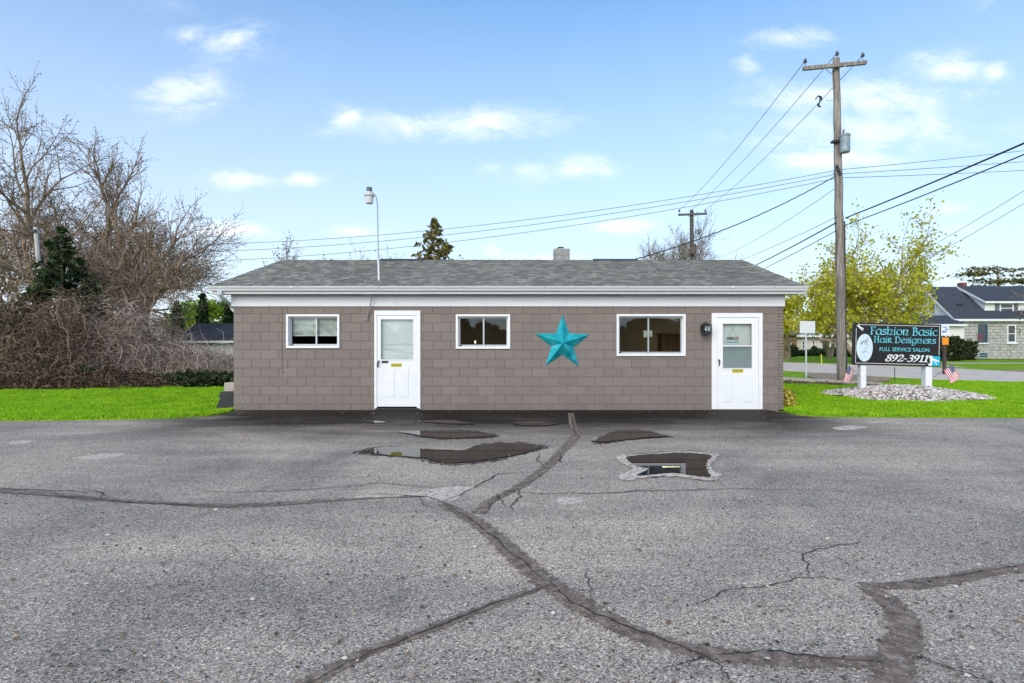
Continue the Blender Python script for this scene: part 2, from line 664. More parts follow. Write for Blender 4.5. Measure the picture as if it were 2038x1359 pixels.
# weathered timber
m = MT('weathered_pole_wood', (0.2, 0.17, 0.15), 0.85, 0.2)
p = m.position()
st = m.noise(m.mapping(p, (14, 14, 0.7)), 1.6, 6, 0.65)
c = m.ramp(st, [(0.28, (0.08, 0.065, 0.055)), (0.48, (0.24, 0.205, 0.18)), (0.7, (0.46, 0.42, 0.38))])
c = m.mix(m.rng(m.noise(p, 1.4, 3), 0.45, 0.7, 0.0, 0.4), c, (0.14, 0.115, 0.095))
m.base(c)
m.bump(st, 0.6, 0.02)
POLEW = m.mat
BARK = simple('tree_bark', (0.34, 0.255, 0.185), 0.9, 0.4, 9, 0.6, 40, stretch=(1, 1, 0.3))
TWIG = simple('brown_twig', (0.32, 0.225, 0.165), 0.9, 0.35, 5)
VINE = island('dead_vine', [(0.0, (0.08, 0.052, 0.036)), (0.5, (0.25, 0.168, 0.118)), (0.85, (0.42, 0.30, 0.22)), (1.0, (0.62, 0.50, 0.39))], 0.85, 0.2)
VINEP = island('pale_dead_vine', [(0.0, (0.14, 0.10, 0.08)), (0.5, (0.34, 0.25, 0.205)), (1.0, (0.66, 0.54, 0.46))], 0.85, 0.2)
DEADLEAF = island('dry_leaf', [(0.0, (0.04, 0.028, 0.018)), (0.6, (0.10, 0.064, 0.042)), (1.0, (0.20, 0.12, 0.07))], 0.85, 0.2, 0.2)
BUDLEAF = island('bud_leaf', [(0.0, (0.03, 0.026, 0.014)), (0.6, (0.075, 0.07, 0.026)), (1.0, (0.14, 0.14, 0.04))], 0.8, 0.2, 0.2)
YLEAF = island('spring_leaf', [(0.0, (0.28, 0.30, 0.012)), (0.45, (0.55, 0.54, 0.022)), (0.8, (0.72, 0.67, 0.05)), (1.0, (0.82, 0.77, 0.22))], 0.6, 0.3, 0.5)
GLEAF = island('green_leaf', [(0.0, (0.07, 0.14, 0.012)), (0.5, (0.19, 0.30, 0.02)), (1.0, (0.34, 0.46, 0.05))], 0.6, 0.3, 0.4)
NEEDLE = island('dark_needle', [(0.0, (0.012, 0.022, 0.008)), (0.6, (0.032, 0.06, 0.016)), (1.0, (0.075, 0.12, 0.03))], 0.6, 0.3, 0.15)
NEEDLEB = island('bronze_needle', [(0.0, (0.05, 0.045, 0.014)), (0.6, (0.17, 0.15, 0.04)), (1.0, (0.34, 0.29, 0.10))], 0.6, 0.3, 0.2)
HEDGE = island('hedge_leaf', [(0.0, (0.012, 0.022, 0.008)), (0.6, (0.03, 0.05, 0.014)), (1.0, (0.07, 0.10, 0.03))], 0.6, 0.3, 0.15)
PEBBLE = island('pebble', [(0.0, (0.14, 0.11, 0.095)), (0.25, (0.42, 0.36, 0.32)), (0.65, (0.66, 0.60, 0.55)), (1.0, (0.85, 0.80, 0.76))], 0.7, 0.35)

# ================================================================ SETTING
mb = MB().sheet([(-900, -300), (900, -300), (900, 1500), (-900, 1500)], -0.03)
tag(mb.build('ground', TURF), kind='structure')

edgeL = [(-60, 10.9), (-14, 11.0)] + [G(px, py).xy for px, py in ((0, 838), (120, 837), (250, 835), (350, 832.5), (415, 828), (445, 823), (458, 818.5))]
edgeR = [G(px, py).xy for px, py in ((1566, 821), (1585, 825.5), (1620, 829), (1700, 830.5), (1850, 831.5), (2038, 832))] + [(15, 11.5), (60, 11.4)]
lot = [(-60, -25), (60, -25)] + [tuple(p) for p in reversed(edgeR)] + [(5.3, 13.2), (-6.3, 13.2)] + [tuple(p) for p in reversed(edgeL)]
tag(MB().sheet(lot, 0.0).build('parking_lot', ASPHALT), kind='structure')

lawnL = [tuple(p) for p in edgeL] + [(-6.62, 13.0), (-6.62, 24), (-60, 24)]
lawnR = [(5.83, 13.0)] + [tuple(p) for p in edgeR] + [(60, 16.0), (24, 14), (20.5, 17), (18.6, 20.6), (17.2, 22.6), (12.3, 20.2), (8.6, 20.3), (5.83, 20.5)]
tag(MB().sheet(lawnL, 0.025, 0.05).build('lawn_left', TURF), kind='structure')
tag(MB().sheet(lawnR, 0.025, 0.05).build('lawn_right', TURF), kind='structure')

near = [(26, 4), (22.5, 13), (18.6, 21.2), (17.2, 23.0), (15.2, 27), (13.4, 32), (9, 43), (0, 62), (-20, 100)]
far = [(-8, 104), (9, 68), (16, 50), (19.3, 42.5), (22.2, 38), (24.3, 34), (25.0, 30), (25.6, 26.5), (31, 16), (36, 4)]
tag(MB().sheet(near + far, 0.0, 0.03).build('road', ROADM), kind='structure')
walk = [(26.5, 34.6), (28, 40.5), (70, 40.5), (70, 41.7), (27.4, 41.7), (25.8, 36)]
tag(MB().sheet(walk, 0.0, 0.02).build('sidewalk', SIDEW), kind='structure')
dirt = [G(1600, 747).xy, G(1610, 742).xy, G(1680, 743.5).xy, G(1770, 752).xy, G(1770, 758).xy, G(1700, 760).xy, G(1640, 757).xy]
tag(MB().sheet([tuple(q) for q in dirt], 0.012, 0.02).build('dirt_verge', DIRT), kind='structure')
dirt2 = [G(1940, 738).xy, G(2038, 735).xy, G(2100, 738).xy, G(2090, 746).xy, G(2000, 743).xy]
tag(MB().sheet([tuple(q) for q in dirt2], -0.005, 0.02).build('dirt_corner', DIRT), kind='structure')


# ---- marks on the lot: filled crack bands, open cracks, silt, puddles
def catmull(pts, k=6):
    pts = [Vector(p) for p in pts]
    out = []
    for i in range(len(pts) - 1):
        p0, p1, p2, p3 = pts[max(i - 1, 0)], pts[i], pts[i + 1], pts[min(i + 2, len(pts) - 1)]
        for j in range(k):
            t = j / k
            out.append(0.5 * ((2 * p1) + (p2 - p0) * t + (2 * p0 - 5 * p1 + 4 * p2 - p3) * t * t + (3 * p1 - p0 - 3 * p2 + p3) * t ** 3))
    out.append(pts[-1])
    return out


def strip(mb, pix, widths, z, seed, jag=0.25, k=8):
    rg = random.Random(seed)
    ctr = catmull([G(x, y) for x, y in pix], k)
    n = len(ctr)
    w = [widths[0] + (widths[-1] - widths[0]) * i / (n - 1) if len(widths) == 2 else
         np.interp(i / (n - 1) * (len(widths) - 1), range(len(widths)), widths) for i in range(n)]
    vs, fs = [], []
    for i in range(n):
        t = (ctr[min(i + 1, n - 1)] - ctr[max(i - 1, 0)]).normalized()
        s = Vector((-t.y, t.x, 0))
        a = w[i] * 0.5 * (1 + rg.uniform(-jag, jag))
        b = w[i] * 0.5 * (1 + rg.uniform(-jag, jag))
        vs += [(ctr[i] + s * a).xy.to_3d() + Vector((0, 0, z)), (ctr[i] - s * b).xy.to_3d() + Vector((0, 0, z))]
        if i:
            fs.append((2 * i - 2, 2 * i - 1, 2 * i + 1, 2 * i))
    mb.add(vs, fs)


def jagged(pix, seed, amp=3.0, sub=5):
    """photo polyline with a crack's small kinks"""
    rg = random.Random(seed)
    out = []
    for (x0, y0), (x1, y1) in zip(pix, pix[1:]):
        for j in range(sub):
            t = j / sub
            sc = max(0.25, (y0 - 690) / 400)
            out.append((x0 + (x1 - x0) * t + rg.uniform(-amp, amp) * sc * 1.6, y0 + (y1 - y0) * t + rg.uniform(-amp, amp) * sc * 0.55))
    out.append(pix[-1])
    return out


bands = [
    ('main_band', [(1136, 822), (1139, 842), (1146, 866), (1122, 894), (1096, 922), (1070, 944), (1035, 968), (995, 988), (970, 1002), (955, 1022)], [0.11, 0.14, 0.15, 0.13, 0.13, 0.11, 0.09, 0.15]),
    ('curved_band', [(880, 1003), (935, 1031), (985, 1068), (1030, 1110), (1090, 1160), (1160, 1205), (1240, 1250), (1340, 1285), (1440, 1304), (1550, 1313), (1680, 1318), (1765, 1317)], [0.10, 0.15, 0.16, 0.17, 0.17, 0.16, 0.15, 0.12, 0.13, 0.12, 0.11, 0.06]),
    ('left_branch_band', [(1108, 1163), (1030, 1186), (930, 1225), (830, 1263), (730, 1300), (640, 1345), (580, 1380), (520, 1420)], [0.04, 0.07, 0.085, 0.085, 0.09, 0.10, 0.10]),
    ('right_branch_band', [(2120, 1125), (2030, 1132), (1960, 1140), (1890, 1155), (1800, 1166), (1715, 1165)], [0.12, 0.11, 0.12, 0.12, 0.08]),
    ('right_bend_band', [(1722, 1167), (1765, 1195), (1795, 1230), (1800, 1265), (1788, 1300), (1775, 1340), (1790, 1400)], [0.12, 0.15, 0.16, 0.16, 0.17, 0.17]),
    ('long_left_band', [(-60, 977), (60, 981), (150, 990), (240, 997), (330, 1002), (430, 1007), (520, 1005), (620, 999), (700, 994), (850, 988)], [0.14, 0.12, 0.12, 0.08, 0.10, 0.13, 0.12, 0.07, 0.03]),
]
for i, (nm, px, w) in enumerate(bands):
    mb = MB()
    strip(mb, px, [1.35 * q for q in w], 0.004 + 0.0006 * i, 10 + i, 0.16, 16)
    o = tag(mb.build('filled_crack', TAR), kind='structure')
    ul = o.data.uv_layers.new(name='UVMap')
    for lp in o.data.loops:
        ul.data[lp.index].uv = (1.0 if lp.vertex_index % 2 else -1.0, 0.0)
cracks = [
    ([(1600, 1090), (1700, 1083)], .008), ([(1715, 1080), (1640, 1092), (1598, 1105), (1608, 1130), (1612, 1148)], .014),
    ([(1390, 1205), (1450, 1175), (1530, 1168), (1600, 1150), (1660, 1153), (1715, 1162)], .014),
    ([(1655, 1105), (1700, 1130), (1745, 1155)], .007),
    ([(1160, 1140), (1176, 1165), (1174, 1190)], .010), ([(1100, 1166), (1140, 1200), (1220, 1240), (1310, 1272), (1405, 1308), (1450, 1345), (1480, 1400)], .012),
    ([(1405, 1308), (1370, 1318), (1290, 1345)], .009), ([(1430, 1305), (1530, 1297), (1620, 1310), (1760, 1322)], .014),
    ([(1815, 1300), (1870, 1325), (1960, 1358), (2050, 1390)], .010),
    ([(1000, 978), (1070, 983), (1180, 983), (1300, 977), (1380, 976), (1460, 973), (1560, 976), (1640, 977)], .022),
    ([(960, 1024), (1000, 985), (1020, 985)], .008), ([(985, 985), (1000, 1000), (1003, 1010)], .014), ([(1030, 972), (1035, 990), (1020, 1005), (1017, 1020)], .018),
    ([(-20, 973), (60, 976), (180, 980)], .03), ([(180, 979), (205, 982), (200, 992)], .02),
    ([(380, 978), (480, 981), (600, 976), (720, 966), (780, 955)], .018), ([(700, 968), (760, 962), (860, 972), (940, 966)], .016),
    ([(945, 972), (990, 945), (1050, 941)], .022), ([(880, 1002), (935, 975), (965, 965)], .016), ([(832, 992), (845, 1008), (870, 1012)], .012),
    ([(1072, 905), (1070, 918), (1082, 928)], .018), ([(1118, 905), (1112, 918), (1118, 921)], .02), ([(1137, 825), (1141, 845), (1146, 868)], .03),
    ([(1105, 1165), (1000, 1200), (880, 1247), (760, 1292), (650, 1342), (560, 1395)], .012),
    ([(880, 1003), (940, 1036), (1000, 1085), (1070, 1148), (1105, 1168)], .010),
    ([(740, 985), (850, 990), (900, 1010)], .02), ([(60, 984), (240, 1000), (430, 1010), (560, 1005)], .016),
    ([(2038, 1128), (1900, 1148), (1760, 1165)], .010),
]
for i, (px, w) in enumerate(cracks):
    mb = MB()
    strip(mb, jagged(px, 100 + i), [w * .4, w * .85, w * .6, w * .25], 0.0082 + 0.0002 * i, 200 + i, 0.5, 2)
    tag(mb.build('open_crack', CRACK), kind='structure')


def blob(pix, z, seed, jit=0.012, sub=7):
    rg = random.Random(seed)
    pts = [G(x, y) for x, y in pix]
    pts = catmull(pts + [pts[0]], sub)[:-1]
    c = sum(pts, Vector()) / len(pts)
    return [(p.x + rg.uniform(-jit, jit), p.y + rg.uniform(-jit, jit) * 2.2) for p in pts], c


def zr(pts, ox=700, oy=800, s=2.5475):
    return [(ox + x / s, oy + y / s) for x, y in pts]


puddles = [
    ('long puddle reflecting the left door and brown wall', zr([(45, 255), (130, 236), (240, 232), (350, 240), (560, 248), (640, 222), (790, 213), (930, 224), (958, 236), (870, 262), (760, 285), (640, 303), (510, 313), (420, 303), (350, 287), (130, 268)])),
    ('oval puddle lying behind the long puddle', zr([(225, 155), (350, 150), (560, 147), (680, 160), (728, 171), (640, 182), (480, 186), (370, 178), (300, 164)])),
    ('thin dark puddle under the middle window, close to the wall', zr([(818, 106), (900, 101), (990, 107), (1050, 113), (980, 121), (860, 120)])),
    ('thin sliver of puddle in front of the left door', zr([(330, 101), (480, 94), (615, 113), (520, 114), (400, 107)])),
    ('pointed puddle just right of the cracked seam', zr([(1238, 196), (1290, 172), (1330, 155), (1400, 148), (1500, 152), (1560, 168), (1612, 177), (1520, 181), (1440, 190), (1340, 200), (1265, 208)])),
    ('ragged puddle with pale dried rim reflecting the right window', zr([(1388, 283), (1500, 270), (1680, 262), (1760, 266), (1822, 278), (1803, 310), (1800, 340), (1818, 385), (1740, 381), (1650, 368), (1560, 372), (1440, 378), (1500, 345), (1430, 325)])),
    ('tiny sliver of puddle left of the left door', zr([(60, 104), (110, 98), (172, 104), (120, 109)])),
]
for i, (lab, px) in enumerate(puddles):
    pl, c = blob(px, 0, 300 + i, 0.010)
    o = MB().sheet(pl, 0.015).build('puddle', WATER)
    tag(o, kind='structure')
m = MT('wet_margin', (0.035, 0.031, 0.028), 0.5, 0.3)
p = m.position()
m.put(m.b.inputs['Alpha'], m.rng(m.noise(p, 16, 6, 0.75), 0.36, 0.60, 0.0, 0.85))
WETM = m.mat
for i, (lab, px) in enumerate(puddles):
    cxp, cyp = sum(q[0] for q in px) / len(px), sum(q[1] for q in px) / len(px)
    big_ = [(cxp + (x - cxp) * 1.07 + (3 if x > cxp else -3), cyp + (y - cyp) * 1.22) for x, y in px]
    pl, c = blob(big_, 0, 350 + i, 0.03)
    tag(MB().sheet(pl, 0.0034 + 0.0001 * i).build('wet_margin', WETM), kind='structure')
silts = [zr([(1335, 285), (1400, 272), (1690, 255), (1830, 268), (1860, 278), (1822, 320), (1835, 355), (1878, 375), (1830, 403), (1740, 397), (1640, 383), (1500, 388), (1400, 402), (1350, 385), (1425, 345), (1370, 315)]),
         zr([(1030, 492), (1090, 482), (1175, 490), (1140, 515), (1060, 520)]),
         [(140, 912), (190, 905), (247, 902), (230, 909), (180, 915)],
         [(14, 881), (40, 877), (67, 877), (50, 883), (22, 885)],
         [(1655, 851), (1690, 847), (1728, 850), (1700, 855), (1670, 856)],
         [(1722, 841), (1745, 838), (1766, 839), (1745, 842)],
         zr([(0, 480), (130, 470), (300, 462), (460, 432), (560, 428), (640, 436), (560, 460), (520, 500), (400, 500), (330, 480), (100, 496)])]
m = MT('dried_silt_film', (0.42, 0.41, 0.395), 0.9, 0.2)
p = m.position()
m.base(m.ramp(m.noise(p, 30, 4), [(0.3, (0.62, 0.52, 0.43)), (0.7, (0.82, 0.69, 0.57))]))
alpha = m.rng(m.noise(p, 16, 8, 0.82), 0.35, 0.56, 0.0, 0.95)
m.put(m.b.inputs['Alpha'], alpha)
SILT = m.mat
for i, px in enumerate(silts):
    pl, c = blob(px, 0, 400 + i, 0.012)
    tag(MB().sheet(pl, (0.0022 if i else 0.0145) + 0.0001 * i).build('silt_stain', SILT), kind='structure')

# ================================================================ SALON BUILDING
YW = 12.9
S = FPX / YW


def wx(px):
    return (px - CX) / S


def wz(py):
    return EYE + (CY - py) / S


XL, XR, XB = wx(465), wx(1549), wx(1559.3)
ZT = wz(609.8)
YR, ZRDG = 16.2, EYE + 161.5 / FPX * 16.2
YE, ZE = 12.55, EYE + 110 / FPX * 12.55
RL, RR = -6.90, 6.12
SL = (ZRDG - ZE) / (YR - YE)
YBACK = 19.5

salon = empty('salon_building', (0, YW, 0), 'single-storey brown block salon with white doors and grey shingle roof', 'building')

# openings in wall coordinates: (x0, x1, z0, z1)
WIN = [(wx(570), wx(676), wz(692.7), wz(625.4)), (wx(907.4), wx(1015.4), wz(694), wz(625.4)), (wx(1227), wx(1364.2), wz(708.3), wz(625))]
DOOR = [(wx(745.4), wx(837), 0.0, wz(618)), (wx(1416), wx(1517), 0.0, wz(623))]
OPEN = WIN + DOOR


def subtract(rects, o):
    out = []
    for (a, b, c, d) in rects:
        x0, x1, z0, z1 = o
        if x1 <= a or x0 >= b or z1 <= c or z0 >= d:
            out.append((a, b, c, d))
            continue
        if x0 > a:
            out.append((a, x0, c, d))
        if x1 < b:
            out.append((x1, b, c, d))
        aa, bb = max(a, x0), min(b, x1)
        if z0 > c:
            out.append((aa, bb, c, z0))
        if z1 < d:
            out.append((aa, bb, z1, d))
    return out


inner = [(a + 0.035, b - 0.035, c + (0.035 if c > 0.1 else -0.1), d - 0.035) for a, b, c, d in OPEN]
rects = [(XL, XR, 0.0, 2.57)]
for o in inner:
    rects = subtract(rects, o)
mb = MB()
for a, b, c, d in rects:
    mb.box(a, b, YW + 0.008, YW + 0.20, c, d)
fw = mb.build('front_wall', MORTAR, salon)

zl = [-0.05, 0.129] + [0.129 + 0.2032 * k for k in range(1, 12)]
J = 0.0038
pieces = []
for r in range(len(zl) - 1):
    z0, z1 = zl[r], min(zl[r + 1], 2.40)
    xx = XL - (0.2032 if r % 2 == 0 else 0.0)
    first = True
    while xx < XR - 0.01:
        x0, x1 = max(xx, XL), min(xx + 0.4064, XR)
        xx += 0.4064
        if x1 - x0 < 0.02:
            continue
        rr = [(x0 + (J if x0 > XL else 0), x1 - (J if x1 < XR else 0), z0 + J, z1 - J)]
        for o in OPEN:
            rr = subtract(rr, (o[0] + .01, o[1] - .01, o[2] + (.01 if o[2] > .1 else -.1), o[3] - .01))
        pieces += [q for q in rr if q[1] - q[0] > 0.02 and q[3] - q[2] > 0.015]
pieces.sort(key=lambda q: -(q[1] - q[0]) * (q[3] - q[2]))
cache = {}
rb = random.Random(5)
joined = MB()
for i, (a, b, c, d) in enumerate(pieces):
    w, h = round(b - a, 3), round(d - c, 3)
    if i < 298:
        if (w, h) not in cache:
            cache[(w, h)] = MB().cbox(-w / 2, w / 2, 0, 0.05, -h / 2, h / 2, 0.004).mesh('block', BLOCK)
        link('block', cache[(w, h)], fw, ((a + b) / 2, YW + rb.uniform(-0.0018, 0.0018), (c + d) / 2))
    else:
        joined.cbox(a, b, YW, YW + .05, c, d, .003)
if joined.v:
    tag(joined.build('block_offcut', BLOCK, fw), kind='stuff')

# other walls, brick end facing the road
mb = MB().box(XL, XL + 0.2, YW + 0.2, YBACK, 0, 2.57).box(XL, XR, YBACK, YBACK + 0.2, 0, 2.57)
mb.add([(XL, YW + .01, 2.57), (XL, YBACK + .2, 2.57), (XL, YR, ZRDG - 0.07)], [(0, 1, 2)])
mb.build('rear_wall', SIDEBRICK, salon)
m = MT('brick_veneer', (0.19, 0.155, 0.145), 0.8, 0.3)
bt = m.node('ShaderNodeTexBrick')
cb = m.node('ShaderNodeCombineXYZ')
sp = m.node('ShaderNodeSeparateXYZ')
m.l.new(m.position(), sp.inputs[0])
m.l.new(sp.outputs[1], cb.inputs[0])
m.l.new(sp.outputs[2], cb.inputs[1])
m.l.new(cb.outputs[0], bt.inputs['Vector'])
bt.inputs['Scale'].default_value = 1.0
bt.inputs['Brick Width'].default_value = 0.203
bt.inputs['Row Height'].default_value = 0.0677
bt.inputs['Mortar Size'].default_value = 0.006
bt.inputs['Color1'].default_value = (0.20, 0.16, 0.15, 1)
bt.inputs['Color2'].default_value = (0.18, 0.145, 0.135, 1)
bt.inputs['Mortar'].default_value = (0.10, 0.08, 0.075, 1)
m.base(bt.outputs['Color'])
m.bump(bt.outputs['Fac'], -0.5, 0.006)
VENEER = m.mat
mb = MB().box(XR + 0.008, XB - 0.008, YW + 0.012, YBACK + 0.2, 0, 2.57)
mb.add([(XB - .01, YW + .01, 2.57), (XB - .01, YBACK + .2, 2.57), (XB - .01, YR, ZRDG - 0.07)], [(0, 2, 1)])
bw = mb.build('brick_end_wall', VENEER, salon)
bme = MB().cbox(-(XB - XR) / 2 + .004, (XB - XR) / 2, 0, 0.198, -0.0295, 0.0295, 0.004).mesh('brick', BLOCK)
k = 0
while 0.034 + 0.0677 * k < 2.36:
    link('brick', bme, bw, ((XR + XB) / 2 + rb.uniform(-.002, .002), YW + rb.uniform(-.002, .003), 0.034 + 0.0677 * k))
    k += 1

# rooms behind the glass
m = MT('room_wall', (0.36, 0.32, 0.27), 0.9, 0.2)
ROOM = m.mat
mb = MB().box(XL + .21, XR - .01, YBACK - .05, YBACK - .01, 0.01, 2.35)
mb.box(XL + .21, XR - .01, YW + .21, YBACK - .06, 2.36, 2.40)
mb.box(XL + .21, XR - .01, YW + .21, YBACK - .06, 0.005, 0.02)
mb.box(XL + .205, XL + .235, YW + .21, YBACK - .06, 0.02, 2.35)
mb.box(XR - .04, XR - .012, YW + .21, YBACK - .06, 0.02, 2.35)
mb.box(-3.2, -3.1, YW + .5, YBACK - .06, 0.02, 2.35)
mb.build('interior_lining', ROOM, salon)
LAMPM = emit('fluorescent_lamp', (1.0, 0.88, 0.62), 7.0)
for i, (x, y, lab) in enumerate(((1.0 - 2.3, 16.6, 'long ceiling light seen through the middle window'), (4.75, 17.6, 'yellow ceiling light seen through the right window'))):
    t = empty('ceiling_light', (x, y, 2.36), lab, 'light')
    MB().box(x - .62, x + .62, y - .16, y + .16, 2.31, 2.358).build('housing', TRIMW, t)
    MB().prismx([(y - .14, 2.309), (y + .14, 2.309), (y + .10, 2.26), (y - .10, 2.26)], x - .6, x + .6).build('diffuser', LAMPM, t)
CAB = simple('cabinet_wood', (0.26, 0.13, 0.06), 0.5, 0.25, 4, stretch=(6, 6, 1))
t = empty('salon_cabinet', (4.1, 15.2, 0.02), 'brown wooden cabinet inside, seen through the right window', 'cabinet')
MB().box(3.55, 4.75, 15.0, 15.5, 0.02, 1.72).build('carcass', CAB, t)
MB().box(3.5, 4.8, 14.96, 15.54, 1.722, 1.75).build('top', CAB, t)
for k in range(2):
    MB().cbox(3.58 + k * .58, 4.12 + k * .58, 14.975, 14.998, 0.1, 1.66, .01).build('door', CAB, t)
t = empty('salon_chair', (5.05, 14.6, 0.02), 'dark red styling chair inside beside the cabinet', 'chair')
CHR = simple('dark_vinyl', (0.05, 0.012, 0.012), 0.4, 0.2)
MB().lathe((5.05, 14.6, 0.02), [(.28, 0), (.28, .03), (.05, .06), (.05, .48)], 14).build('pedestal', GALV, t)
MB().box(4.8, 5.3, 14.35, 14.85, .5, .62).build('seat', CHR, t)
MB().box(4.82, 5.28, 14.82, 14.92, .62, 1.45).build('backrest', CHR, t)


# windows
def window(o, mull, blind=False):
    x0, x1, z0, z1 = o
    mb = MB()
    t = 0.048
    mb.cbox(x0, x0 + t, YW - .028, YW + .05, z0, z1, .003)
    mb.cbox(x1 - t, x1, YW - .028, YW + .05, z0, z1, .003)
    mb.cbox(x0 + t, x1 - t, YW - .0275, YW + .05, z1 - t, z1, .003)
    mb.cbox(x0 + t, x1 - t, YW - .032, YW + .05, z0, z0 + t, .003)
    w = mb.build('window', TRIMW, salon)
    a, b, c, d = x0 + t, x1 - t, z0 + t, z1 - t
    # reveal
    mb = MB()
    mb.box(a - .01, a + .012, YW + .051, YW + .19, c, d).box(b - .012, b + .01, YW + .051, YW + .19, c, d)
    mb.box(a + .012, b - .012, YW + .051, YW + .19, d - .012, d + .01)
    mb.add([(a + .012, YW + .045, c), (b - .012, YW + .045, c), (b - .012, YW + .19, c + .035), (a + .012, YW + .19, c + .035)], [(0, 1, 2, 3)])
    mb.build('reveal', TRIMW, w)
    yf = YW + .085
    a, b, c, d = a + .013, b - .013, c + .018, d - .013
    g = 0.024
    mb = MB().box(a, a + g, yf, yf + .05, c, d).box(b - g, b, yf, yf + .05, c, d)
    mb.box(a + g, b - g, yf + .001, yf + .05, d - g, d).box(a + g, b - g, yf + .001, yf + .05, c, c + g)
    mb.build('metal_frame', ALU, w)
    mm = wx(mull)
    MB().box(mm - .016, mm + .016, yf - .006, yf + .046, c + .001, d - .001).build('meeting_rail', ALU, w)
    # latch and weep
    MB().box(a + .005, a + .06, yf - .012, yf - .001, c + .002, c + .016).box(mm + .02, mm + .03, yf - .004, yf + .002, (c + d) / 2 - .04, (c + d) / 2 + .01).build('latch', BLACK, w)
    MB().box(a + g, mm - .016, yf + .020, yf + .024, c + g, d - g).build('pane', GLASS, w)
    MB().box(mm + .016, b - g, yf + .030, yf + .034, c + g, d - g).build('pane', GLASS, w)
    if blind:
        vs, fs = [], []
        nx, nz = 40, 18
        zb = c + (d - c) * 0.36
        for j in range(nz + 1):
            for i in range(nx + 1):
                fx, fz = i / nx, j / nz
                q = mnoise.noise((fx * 5, fz * 4, 1.3))
                r = mnoise.noise((fx * 11 + 4, fz * 7, 5.3))
                vs.append((a + .02 + (b - a - .04) * fx, YW + .175 + 0.022 * q + .010 * r, zb + (d - zb) * fz))
        for j in range(nz):
            for i in range(nx):
                q = j * (nx + 1) + i
                fs.append((q, q + 1, q + nx + 2, q + nx + 1))
        mb = MB()
        mb.add(vs, fs)
        mb.build('blind', simple('crumpled_blind', (0.50, 0.54, 0.49), 0.35, 0.25, 5, spec=0.6), w, smooth=True)
        MB().box(a + .02, b - .02, YW + .165, YW + .185, zb - .02, zb).build('blind_rail', TRIMW, w)
    return w


window(WIN[0], 627, True)
window(WIN[1], 962)
window(WIN[2], 1292)
# paper notice, stickers
PAPER = simple('pale_paper', (0.5, 0.56, 0.42), 0.8, 0.12, 20)
for i, (px0, px1, py0, py1) in enumerate(((1283, 1290.5, 657.5, 671), (1294.5, 1300.5, 657.5, 670))):
    mb = MB().box(wx(px0), wx(px1), YW + .122, YW + .124, wz(py1), wz(py0))
    o = mb.build('paper_notice', PAPER)
    tag(o, ('pale green notice taped inside the left pane of the right window', 'pale green notice taped inside the right pane of the right window')[i], 'notice')
t = empty('candle_lamp', (wx(944.5), YW + .165, wz(684.5) + .02), 'small glowing candle lamp on the sill of the middle window', 'lamp')
cx_, cz_ = wx(944.5), wz(684.5) - 0.005
MB().lathe((cx_, YW + .165, cz_), [(.02, 0), (.02, .012), (.008, .018), (.008, .03)], 10).build('base', TRIMW, t)
MB().lathe((cx_, YW + .165, cz_ + .03), [(.004, 0), (.013, .012), (.009, .03), (.001, .055)], 10).build('flame_bulb', emit('warm_bulb', (1.0, 0.72, 0.35), 6.0), t)

# doors
STICK = (0.72, 0.66, 0.03)


def sticker(px0, px1, py0, py1, y, parent, seed):
    mb = MB().box(wx(px0), wx(px1), y - .0015, y, wz(py1), wz(py0))
    s = mb.build('sticker', simple('yellow_sticker', STICK, 0.5, 0.05), parent)
    mb = MB()
    rg = random.Random(seed)
    W, H = wx(px1) - wx(px0), wz(py0) - wz(py1)
    for fz, hh, lo, hi in ((.84, .10, .025, .05), (.50, .30, .03, .06), (.14, .09, .025, .05)):
        x = wx(px0) + .04 * W
        while x < wx(px1) - .08 * W:
            w = rg.uniform(lo, hi) * W * 1.5
            mb.box(x, min(x + w, wx(px1) - .03 * W), y - .0028, y - .0018, wz(py1) + (fz - hh / 2) * H, wz(py1) + (fz + hh / 2) * H)
            x += w + rg.uniform(.012, .03) * W
    mb.build('print', BLACKPL, s)


def frame_of(o, parent, t, ydepth=.03):
    x0, x1, z0, z1 = o
    mb = MB().cbox(x0, x0 + t[0], YW - ydepth, YW + .10, .02, z1, .004).cbox(x1 - t[1], x1, YW - ydepth, YW + .10, .02, z1, .004)
    mb.cbox(x0 + t[0], x1 - t[1], YW - ydepth + .002, YW + .10, z1 - t[2], z1, .004)
    return mb.build('frame', TRIMW, parent)


def ring(mb, a, b, c, d, A, B, C, D, y0, y1):
    """rect a..d with a hole A..D"""
    mb.box(a, A, y0, y1, c, d).box(B, b, y0, y1, c, d).box(A, B, y0, y1, D, d).box(A, B, y0, y1, c, C)
    return mb


o = DOOR[0]
ys = YW - .012
gx0, gx1, gz0, gz1 = wx(758), wx(822.6), wz(715.5), wz(635)
d1 = ring(MB(), wx(751), wx(829.5), wz(808.8), wz(627.8), gx0, gx1, gz0, gz1, ys, YW + .04).build('door', WHITE, salon)
d1['label'] = 'white storm door with one tall glass pane and mail slot'
frame_of(o, d1, (wx(750.6) - o[0], o[1] - wx(829.9), o[3] - wz(627.4)))
g = .016
ring(MB(), gx0 - g, gx1 + g, gz0 - g, gz1 + g, gx0 + .004, gx1 - .004, gz0 + .004, gz1 - .004, ys - .010, ys - .001).build('glazing_bead', TRIMW, d1)
MB().box(gx0, gx1, YW + .012, YW + .016, gz0, gz1).build('pane', GLASS, d1)
vs, fs = [], []
nx, nz = 30, 60
for j in range(nz + 1):
    for i in range(nx + 1):
        fx, fz = i / nx, j / nz
        fold = 0.02 * mnoise.noise((fx * 2.2, fz * (5 if fz > .45 else 13), 9.1)) * (0.5 if fz > .45 else 1.5)
        vs.append((gx0 - .01 + (gx1 - gx0 + .02) * fx, YW + .085 + fold, gz0 - .02 + (gz1 - gz0 + .03) * fz))
